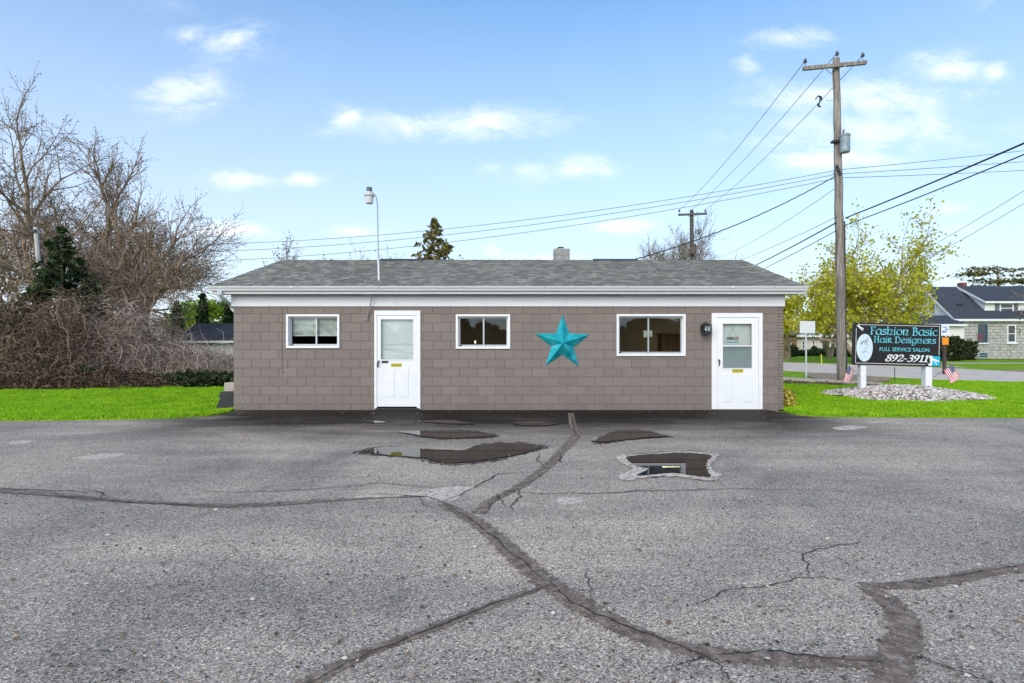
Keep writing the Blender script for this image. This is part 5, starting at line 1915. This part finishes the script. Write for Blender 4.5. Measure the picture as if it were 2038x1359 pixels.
# low shed and its house at the left, behind the brambles
SY = 26.0
sh = empty('garden_shed', (-17, SY + 2, 0), 'low white shed with dark tarred roof behind the brambles', 'shed')
sl, sr = hx(300, SY), hx(500, SY)
MB().box(sl, sr, SY, SY + 4, 0, hz(678, SY)).build('wall', simple('shed_white', (.66, .66, .66), .7, .2, 2), sh)
MB().prismx([(SY - .2, hz(679, SY)), (SY - .2, hz(675, SY)), (SY + 2.2, hz(643.5, SY + 2.2)), (SY + 4.4, hz(675, SY)), (SY + 4.4, hz(679, SY)), (SY + 2.2, hz(648, SY + 2.2))], hx(340, SY), sr + .3).build('roof', simple('tar_roof', (.045, .044, .045), .7, .3, 1.2), sh)
MB().box(sl - .1, sr + .1, SY - .28, SY - .21, hz(682, SY), hz(678, SY)).build('eave_board', TRIMW, sh)
for i, (px, py) in enumerate(((20, 745), (75, 748))):
    pass
tb = MB()
a, b = G(-30, 746), G(82, 748)
tb.add([a, b, b + Vector((0, .14, 0)), a + Vector((0, .14, 0)), a + Vector((0, 0, .14)), b + Vector((0, 0, .14)), b + Vector((0, .14, .14)), a + Vector((0, .14, .14))], [(0, 1, 5, 4), (4, 5, 6, 7), (1, 2, 6, 5), (0, 4, 7, 3), (2, 3, 7, 6)])
tag(tb.build('timber_edging', simple('grey_timber', (.42, .40, .38), .85, .2, 4)), 'long grey timber lying at the edge of the far left lawn', 'timber')
# far fence
FY = 34
fn = empty('wire_fence', (-28, FY, 0), 'low dark fence beyond the far left lawn', 'fence')
MB().tube([(hx(-60, FY), FY, hz(707.5, FY)), (hx(110, FY), FY, hz(708.5, FY))], .03, 6).build('rail', GALV, fn)
for k in range(5):
    x = hx(-55 + 40 * k, FY)
    MB().tube([(x, FY, 0), (x, FY, hz(707, FY))], .04, 6).build('post', GALV, fn)
MB().box(hx(-60, FY), hx(110, FY), FY + .05, FY + .07, .05, hz(709, FY)).build('mesh', simple('dark_mesh', (.03, .03, .032), .8), fn)

# ================================================================ PLANTS
def grow(rg, base, d, length, rad, level, P, out, tips):
    """recursive limb; appends (points, radii, level) to out"""
    n = P['seg'][min(level, len(P['seg']) - 1)]
    pts, rr = [base.copy()], [rad]
    d = d.normalized()
    q = base.copy()
    end = P['taper'][min(level, len(P['taper']) - 1)]
    for i in range(n):
        d = (d + Vector((rg.gauss(0, 1), rg.gauss(0, 1), rg.gauss(0, 1))) * P['wig'] + Vector((0, 0, P['up'][min(level, len(P['up']) - 1)]))).normalized()
        q = q + d * (length / n)
        pts.append(q.copy())
        rr.append(rad * (1 + (end - 1) * (i + 1) / n))
    out.append((pts, rr, level))
    if level >= P['levels']:
        tips.append((pts[-1], d))
        if len(pts) > 2:
            tips.append((pts[len(pts) // 2], d))
        return
    nc = P['kids'][level]
    for k in range(nc):
        f = P['from'] + (1 - P['from']) * (k + rg.uniform(.1, .9)) / nc
        fi = f * n
        i = min(int(fi), n - 1)
        b = pts[i].lerp(pts[i + 1], fi - i)
        dd = (pts[i + 1] - pts[i]).normalized()
        ax = dd.orthogonal().normalized()
        ax.rotate(Matrix.Rotation(rg.uniform(0, 2 * math.pi), 3, dd))
        an = R(rg.uniform(*P['ang']))
        nd = dd * math.cos(an) + ax * math.sin(an)
        r0 = rr[i] * rg.uniform(.5, .72)
        grow(rg, b, nd, length * rg.uniform(*P['len']) * (1.1 - .35 * f), max(r0, P['rmin']), level + 1, P, out, tips)
    grow(rg, pts[-1], d, length * rg.uniform(*P['len']), max(rr[-1] * .95, P['rmin']), level + 1, P, out, tips)


def wood(out, split=1):
    a, b = MB(), MB()
    for pts, rr, lv in out:
        (a if lv <= split else b).tube(pts, rr, (9, 7, 5, 4, 3, 3, 3)[min(lv, 6)], False)
    return a, b


def cards(rs, pts, per, spread, size, aspect=1.6, flat=0.0):
    """small leaf faces scattered round points -> (n*4, 3) array"""
    pts = np.array([tuple(q) for q in pts], dtype=np.float64)
    n = len(pts) * per
    c = np.repeat(pts, per, axis=0) + rs.normal(0, spread, (n, 3))
    a = rs.normal(0, 1, (n, 3))
    a /= np.linalg.norm(a, axis=1, keepdims=True)
    b = rs.normal(0, 1, (n, 3))
    if flat:
        b[:, 2] *= (1 - flat)
        a[:, 2] *= (1 - flat)
        a /= np.linalg.norm(a, axis=1, keepdims=True)
    b -= a * np.sum(a * b, axis=1, keepdims=True)
    b /= np.linalg.norm(b, axis=1, keepdims=True)
    s = size * rs.uniform(.55, 1.25, (n, 1))
    L, W = a * s * aspect * .5, b * s * .5
    v = np.stack([c - L, c + W - L * .1, c + L, c - W - L * .1], axis=1)
    return v.reshape(-1, 3)


def bare_tree(name, lab, base, height, lean, P, seed, leaf=None, leafmat=None, trunks=1, rad=.3, group=None, spread_t=.5, zmin=0.0):
    rg = random.Random(seed)
    t = empty(name, base, lab, 'tree', group)
    out, tips = [], []
    for k in range(trunks):
        an = 2 * math.pi * k / trunks + .7
        dv = Vector((lean[0] + (math.cos(an) * spread_t if trunks > 1 else 0), lean[1] + (math.sin(an) * spread_t if trunks > 1 else 0), 1))
        b = Vector(base) + Vector((math.cos(an), math.sin(an), 0)) * (rad * .7 if trunks > 1 else 0)
        grow(rg, b - Vector((0, 0, .1)), dv, height * P['trunk'] * rg.uniform(.9, 1.1), rad, 0, P, out, tips)
    if zmin:
        out = [e for e in out if e[2] < 2 or sum(q.z for q in e[0]) / len(e[0]) > zmin]
        tips = [e for e in tips if e[0].z > zmin]
    a, b = wood(out)
    a.build('trunk', P.get('bark', BARK), t, smooth=True)
    b.build('crown', P.get('twig', TWIG), t)
    if leaf:
        rs = np.random.RandomState(seed)
        np_mesh('leaves', cards(rs, [q for q, d in tips], *leaf), 4, leafmat, t)
    return t


PB = dict(levels=5, seg=[6, 6, 5, 4, 3, 3], taper=[.62, .5, .5, .5, .5, .4], wig=.13, up=[.05, .04, .03, .03, .02, .02], kids=[4, 4, 4, 4, 3], ang=(22, 58), len=(.52, .74), trunk=.34, rmin=.008, **{'from': .3})
bare_tree('bare_tree', 'tallest bare tree at the left behind the pale pole', (-21.6, 27, 0), 15.2, (-.02, 0), dict(PB, rmin=.011), 3, (1, .05, .045), BUDLEAF, trunks=4, rad=.24, spread_t=.36)
bare_tree('bare_tree', 'spreading bare tree with many limbs between the vines and the salon roof', (-17.2, 25, 0), 13.6, (.02, 0), dict(PB, ang=(24, 64), trunk=.24, up=[.05, .03, .02, .02, .01, .01], kids=[8, 5, 4, 3, 3], len=(.62, .84), rmin=.011, **{'from': .42}), 8, (1, .05, .05), BUDLEAF, trunks=1, rad=.30)
bare_tree('bare_tree', 'bare tree at the left edge beyond the timber edging', (-28.5, 30, 0), 14, (.05, 0), PB, 15, (1, .06, .06), BUDLEAF, trunks=2, rad=.2, spread_t=.25)
bare_tree('young_tree', 'thin young trunk standing by the timber edging', (-18.6, 20.2, 0), 5.0, (0, 0), dict(PB, levels=4), 19, (2, .05, .06), BUDLEAF, rad=.07)


def spruce(name, lab, base, height, rad, seed, mat=NEEDLE, levels=26, per=9, dens=26, z0=.08, droop=.25, size=.12, cat='tree'):
    rg = random.Random(seed)
    rs = np.random.RandomState(seed)
    t = empty(name, base, lab, cat)
    B = Vector(base)
    MB().tube([B - Vector((0, 0, .1)), B + Vector((.03, 0, height * .5)), B + Vector((0, 0, height))], [.022 * height, .013 * height, .01], 8).build('trunk', BARK, t)
    mb, pts = MB(), []
    for i in range(levels):
        f = i / (levels - 1)
        z = height * (z0 + (1 - z0) * f)
        L0 = rad * (1 - f) ** .85 + .08
        for k in range(per):
            an = rg.uniform(0, 2 * math.pi)
            L = L0 * rg.uniform(.6, 1.12)
            d = Vector((math.cos(an), math.sin(an), rg.uniform(-.1, .25)))
            p0 = B + Vector((0, 0, z))
            pp = [p0 + d * L * s - Vector((0, 0, droop * L * s * s)) for s in (0, .35, .7, 1)]
            mb.tube(pp, [.012, .01, .007, .003], 3, False)
            m_ = max(3, int(dens * L / rad))
            for j in range(m_):
                s = rg.uniform(.2, 1.0)
                pts.append(p0 + d * L * s - Vector((0, 0, droop * L * s * s)) + Vector((rg.gauss(0, .05 * L), rg.gauss(0, .05 * L), rg.gauss(0, .035 * L) - .02)))
    mb.build('branches', TWIG, t)
    np_mesh('needles', cards(rs, pts, 2, size * .35, size, 2.4), 4, mat, t)
    return t


spruce('spruce_tree', 'dark spruce overgrown by vines beneath the bare trees', (-18.0, 22.2, 0), 5.9, 2.9, 4, levels=22, per=8, dens=34, size=.14, droop=.5)
spruce('spruce_tree', 'bronze-green spruce top rising behind the roof by the yard lamp', hx(862, 34) and (hx(864, 34), 34, 0), hz(440, 34), 3.6, 6, NEEDLEB, 30, 7, 22, .1, -.25, .17)
for i, (px, top_, Y, r_, lab) in enumerate(((403, 588, 40, .62, 'dark columnar evergreen beyond the shed, tallest of three'), (352, 603, 40, .5, 'dark columnar evergreen beyond the shed, next to the vine mound'), (456, 606, 40, .6, 'dark columnar evergreen beyond the shed, touching the salon wall'))):
    spruce('columnar_evergreen', lab, (hx(px, Y), Y, 0), hz(top_, Y), r_, 40 + i, NEEDLE, 40, 8, 16, .03, -.6, .16)


def bush(name, lab, c, rx, ry, rz, n, mat, seed, size=.09, cat='shrub', stems=True, group=None):
    rg = random.Random(seed)
    rs = np.random.RandomState(seed)
    t = empty(name, (c[0], c[1], 0), lab, cat, group)
    if stems:
        mb = MB()
        for k in range(16):
            an, e = rg.uniform(0, 6.28), rg.uniform(.2, .9)
            mb.tube([(c[0] + .1 * math.cos(an), c[1] + .1 * math.sin(an), -.05), (c[0] + rx * e * .5 * math.cos(an), c[1] + ry * e * .5 * math.sin(an), c[2]), (c[0] + rx * e * .8 * math.cos(an), c[1] + ry * e * .8 * math.sin(an), c[2] + rz * .5)], [.02, .014, .006], 4, False)
        mb.build('stems', TWIG, t)
    v = rs.normal(0, 1, (n, 3))
    v /= np.linalg.norm(v, axis=1, keepdims=True)
    rr = rs.uniform(.55, 1.0, (n, 1)) ** .6
    lump = 1 + .16 * np.sin(v[:, :1] * 5 + seed) * np.cos(v[:, 1:2] * 6) + .12 * np.sin(v[:, 2:] * 9 + 2 * seed)
    p = v * rr * lump * np.array([[rx, ry, rz]]) + np.array([[c[0], c[1], c[2]]])
    p[:, 2] = np.maximum(p[:, 2], .03)
    np_mesh('foliage', cards(rs, p, 2, size * .4, size, 1.5), 4, mat, t)
    return t


def bramble(name, lab, c, rx, ry, h, n, seed, mat=VINE, r=.006, leaf=0, up=1.0):
    """tangle of arching dead canes"""
    rg = random.Random(seed)
    rs = np.random.RandomState(seed)
    t = empty(name, (c[0], c[1], 0), lab, 'brush')
    mb, lp = MB(), []
    for k in range(n):
        an, e = rg.uniform(0, 6.28), math.sqrt(rg.random())
        x, y = c[0] + rx * e * math.cos(an), c[1] + ry * e * math.sin(an)
        env = h * math.sqrt(max(0.05, 1 - e * e)) * (1 + .25 * math.sin(x * 2.3 + seed) * math.cos(y * 1.7))
        z = rg.uniform(0, .75) * env if rg.random() < .75 else 0.0
        d = Vector((rg.gauss(0, .7), rg.gauss(0, .7), rg.uniform(.1, 1.3) * up))
        L = rg.uniform(.35, 1.0) * min(1.6, .5 + h * .5)
        q = Vector((x, y, z))
        pts = [q]
        ns = 5
        d.normalize()
        g_ = rg.uniform(.2, .55)
        for s in range(ns):
            d = (d + Vector((rg.gauss(0, .22), rg.gauss(0, .22), rg.gauss(0, .15) - g_))).normalized()
            q = q + d * L / ns
            if q.z < .02:
                q.z = .02
            pts.append(q.copy())
            if leaf and rg.random() < leaf:
                lp.append(q.copy())
        r0 = r * rg.uniform(.6, 1.7)
        mb.tube(pts, [r0 * (1 - .12 * s) for s in range(ns + 1)], 3, False)
    mb.build('canes', mat, t)
    return t, lp


t, lp = bramble('vine_thicket', 'tall brown thicket of tangled vines round the dark spruce', (-17.6, 20.8), 2.7, 1.6, 4.3, 6500, 61, leaf=.4)
np_mesh('dry_leaves', cards(np.random.RandomState(1), lp, 1, .06, .075), 4, DEADLEAF, t)
t, lp = bramble('vine_mound', 'pale brown mound of vines climbing over the shed corner', (-14.55, 21.6), 1.65, 1.3, 3.9, 4600, 62, VINEP, leaf=.15)
np_mesh('dry_leaves', cards(np.random.RandomState(2), lp, 1, .05, .06), 4, DEADLEAF, t)
t, lp = bramble('bramble_hedge', 'low bare bramble hedge in front of the white shed', (-12.0, 21.2), 2.5, .9, 1.75, 3000, 63, VINEP, leaf=.08, up=1.4)
np_mesh('dry_leaves', cards(np.random.RandomState(3), lp, 1, .05, .05), 4, DEADLEAF, t)
t, lp = bramble('bramble_bank', 'dark bramble bank along the back of the left lawn', (-16.2, 18.9), 4.4, .8, .85, 4200, 64, leaf=.5)
np_mesh('dry_leaves', cards(np.random.RandomState(4), lp, 2, .06, .07), 4, DEADLEAF, t)
t, lp = bramble('bramble_bank', 'dark tangled brush beyond the young trunk', (-22.5, 21.5), 3.2, 1.4, 2.0, 3200, 65, leaf=.5)
np_mesh('dry_leaves', cards(np.random.RandomState(5), lp, 2, .07, .08), 4, DEADLEAF, t)
bush('green_undergrowth', 'dark green undergrowth at the foot of the bramble hedge by the salon', (-11.0, 19.6, .12), 2.6, .7, .40, 2600, HEDGE, 71, .10)
bush('green_undergrowth', 'dark green undergrowth below the vine mound', (-15.2, 19.2, .15), 2.6, .6, .5, 2600, HEDGE, 72, .10)
for i, (px, py, Y, rx, rz, mat, lab) in enumerate(((430, 622, 46, 2.4, 2.0, GLEAF, 'bright green shrub beyond the shed roof'), (375, 632, 48, 2.2, 1.8, GLEAF, 'bright green shrub between two columnar evergreens'), (60, 660, 40, 4.0, 2.6, GLEAF, 'pale green foliage beyond the far left lawn'), (180, 655, 42, 5.0, 2.6, HEDGE, 'dark hedge far behind the vine thicket'), (-40, 640, 44, 4.5, 3.6, HEDGE, 'dark tall hedge at the far left'))):
    z = max(hz(py, Y), .5)
    bush('background_shrub', lab, (hx(px, Y), Y, z * .55), rx, 1.5, z * .62 + .3 * rz, 2400, mat, 80 + i, .26)

# behind the roof
PT = dict(PB, levels=4, up=[.12, .1, .08, .06, .05], ang=(14, 36))
bare_tree('bare_tree', 'bare twiggy treetop behind the left end of the roof', (hx(640, 38), 38, 0), 1.5 * hz(488, 38), (0, 0), PT, 31, (1, .05, .08), BUDLEAF, trunks=2, rad=.12, spread_t=.12)
bare_tree('bare_tree', 'sparse bare twigs behind the roof by the yard lamp', (hx(775, 40), 40, 0), 1.5 * hz(497, 40), (0, 0), dict(PT, kids=[3, 3, 3, 2]), 32, (1, .05, .08), BUDLEAF, trunks=2, rad=.10, spread_t=.2)
TWP = simple('pale_twig', (.30, .24, .19), .9, .3, 5)
bare_tree('bare_tree', 'wide pale bare crown behind the distant utility pole', (hx(1345, 48), 48, 0), 1.6 * hz(478, 48), (0, 0), dict(PT, twig=TWP, ang=(18, 44), levels=5, kids=[4, 4, 4, 3, 3]), 33, (1, .06, .05), BUDLEAF, trunks=6, rad=.12, spread_t=.55)

# street trees
PL = dict(PB, levels=4, kids=[4, 4, 4, 4], ang=(25, 60), trunk=.30, rmin=.012)
bare_tree('leafing_tree', 'yellow-green leafing tree with forked limbs behind the sign', (hx(1716, 41), 41, 0), 13.8, (.04, 0), PL, 58, (3, .22, .17, 1.3), YLEAF, trunks=5, rad=.18, spread_t=.78, zmin=2.4)
bare_tree('leafing_tree', 'smaller leafing tree in front of the tan brick house', (hx(1567, 48), 48, 0), 10.2, (0, 0), dict(PL, trunk=.27), 53, (5, .28, .22, 1.3), YLEAF, rad=.24, zmin=2.5)
bare_tree('leafing_tree', 'low leafing tree in front of the cream house', (hx(1650, 52), 52, 0), 7.2, (0, 0), dict(PL, trunk=.32), 54, (4, .30, .24, 1.3), YLEAF, trunks=2, rad=.2, spread_t=.4, zmin=2.7)
bare_tree('bare_tree', 'bare budding tree over the roof of the block house', (hx(2215, 40), 40, 0), 14.5, (-.16, 0), dict(PB, levels=5, kids=[4, 4, 3, 3, 2]), 55, (1, .08, .08), BUDLEAF, rad=.2)
# pine behind the block house: flat layered boughs
PY = 66.0
t = empty('pine_tree', (hx(1985, PY), PY, 0), 'pine with flat layered boughs behind the block house', 'tree')
rg = random.Random(77)
X0 = hx(1985, PY)
MB().tube([(X0, PY, -.1), (X0 + .2, PY, 5), (X0, PY, hz(528, PY))], [.3, .22, .08], 8).build('trunk', BARK, t)
pts = []
for k in range(20):
    px, py = rg.uniform(1922, 2060), rg.choice((536, 545, 548, 557, 560, 571, 574)) + rg.uniform(-1.5, 1.5)
    if py < 540 and px < 1940:
        px += 25
    cx2, cz2 = hx(px, PY), hz(py, PY)
    for j in range(70):
        pts.append((cx2 + rg.gauss(0, .95), PY + rg.gauss(0, .9), cz2 + rg.gauss(0, .08)))
np_mesh('boughs', cards(np.random.RandomState(9), pts, 2, .07, .20, 1.8, .6), 4, NEEDLEB, t)

for i, (px, py, Y, rx, rz, n_, lab) in enumerate(((1893, 698, 46.5, 1.15, 1.05, 1500, 'round dark shrub at the corner of the block house'), (1931, 702, 48, .5, .95, 500, 'narrow sparse shrub between the block house windows'),
                                                  (1578, 704, 58.5, .6, 1.1, 500, 'dark conical shrub before the tan brick house'), (1600, 707, 62, 1.2, .6, 600, 'low clipped hedge under the cream house windows'),
                                                  (1621, 703, 62.5, .45, 1.0, 350, 'small dark shrub by the cream house steps'), (1668, 706, 60, 2.6, .85, 1500, 'wide dark clipped hedge right of the cream house steps'), (1705, 706, 59, 1.6, .8, 800, 'clipped hedge behind the utility pole'))):
    kz = 1.0 if px > 1800 else .55
    bush('clipped_shrub', lab, (hx(px, Y), Y, rz * .85 * kz), rx, rx * .7, rz * kz, n_, HEDGE, 120 + i, .15)
bush('corner_plant', 'small yellow-green plant at the right corner of the salon', (6.02, 13.35, .2), .2, .22, .24, 420, simple('yellow_leaf', (.42, .36, .05), .6, .3, 9), 140, .07, 'plant')

# ---- turf blades
def blades(poly, n, seed, h=.07, lift=.022):
    rs = np.random.RandomState(seed)
    P_ = np.array(poly)
    lo, hi = P_.min(0), P_.max(0)
    q = rs.uniform(0, 1, (n, 2)) * (hi - lo) + lo
    inside = np.zeros(n, bool)
    j = len(P_) - 1
    for i in range(len(P_)):
        xi, yi, xj, yj = P_[i][0], P_[i][1], P_[j][0], P_[j][1]
        c = ((yi > q[:, 1]) != (yj > q[:, 1])) & (q[:, 0] < (xj - xi) * (q[:, 1] - yi) / (yj - yi + 1e-12) + xi)
        inside ^= c
        j = i
    q = q[inside]
    # leave the gravel bed free
    d = ((q[:, 0] - MC.x) / 2.05) ** 2 + ((q[:, 1] - MC.y) / 1.65) ** 2
    q = q[d > 1]
    m_ = len(q)
    q = q + rs.normal(0, .035, (m_, 2))
    patch = .75 + .28 * np.sin(q[:, 0] * 4.1 + q[:, 1] * 2.3) * np.sin(q[:, 1] * 5.2 - q[:, 0]) + .40 * np.sin(q[:, 0] * 1.3 + 1.1 * np.sin(q[:, 1] * .9)) * np.cos(q[:, 1] * 1.7)
    hh = h * rs.uniform(.5, 1.25, m_) * np.maximum(patch, .25)
    an = rs.uniform(0, 2 * np.pi, m_)
    w = rs.uniform(.004, .008, m_) * 1.5
    lean = rs.normal(0, .45, (m_, 2)) * hh[:, None]
    base = np.c_[q, np.full(m_, lift)]
    wx_ = np.c_[np.cos(an) * w, np.sin(an) * w, np.zeros(m_)]
    tip = base + np.c_[lean, hh]
    return np.stack([base - wx_, base + wx_, tip], 1).reshape(-1, 3)


near_L = [tuple(p) for p in edgeL[1:]] + [(-6.62, 13.0), (-6.62, 19), (-19.5, 19), (-19.5, 11)]
near_R = [(5.83, 13.0)] + [tuple(p) for p in edgeR[:-1]] + [(20, 14.5), (19.5, 18), (18.4, 20.4), (17.0, 22.4), (12.3, 20.0), (8.6, 20.1), (5.83, 20.3)]
tag(np_mesh('grass', blades(near_L, 330000, 1), 3, GRASS), 'short bright green lawn grass left of the salon', 'grass', kind='stuff')
tag(np_mesh('grass', blades(near_R, 420000, 2), 3, GRASS), 'short bright green lawn grass round the salon sign', 'grass', kind='stuff')

# wood on the far side of the lot, behind the photographer: one mass, met only as a reflection in the windows
rs = np.random.RandomState(5)
n_ = 14000
px_ = rs.uniform(-80, 80, n_)
hh_ = 4.0 + 2.0 * np.sin(px_ * .35) + 1.6 * np.sin(px_ * .9 + 1)
pp_ = np.c_[px_, -75 + rs.normal(0, 2.5, n_), rs.uniform(0, 1, n_) ** .8 * hh_]
tag(np_mesh('woodland', cards(rs, pp_, 2, .5, 1.3, 1.3), 4, HEDGE), 'dark belt of trees across the far side of the lot', 'woodland', kind='stuff')

# crumbs of leaf and grit blown over the lot
rg = random.Random(90)
pts = []
while len(pts) < 1500:
    px, py = rg.uniform(-40, 2080), 820 + 560 * rg.random() ** 2.2
    if not (px < 450 and py < 840) and not (px > 1560 and py < 834):
        q = G(px, py)
        pts.append((q.x, q.y, .012))
rs = np.random.RandomState(91)
GRIT = island('leaf_crumb', [(0.0, (.05, .035, .025)), (.45, (.22, .15, .09)), (.8, (.42, .34, .24)), (1.0, (.7, .66, .58))], .85, .2)
v = cards(rs, pts, 1, .0, .022, 1.5, .85)
v[:, 2] = np.maximum(v[:, 2], .009)
tag(np_mesh('leaf_crumbs', v, 4, GRIT), 'scattered leaf crumbs and grit on the asphalt', 'litter', kind='stuff')
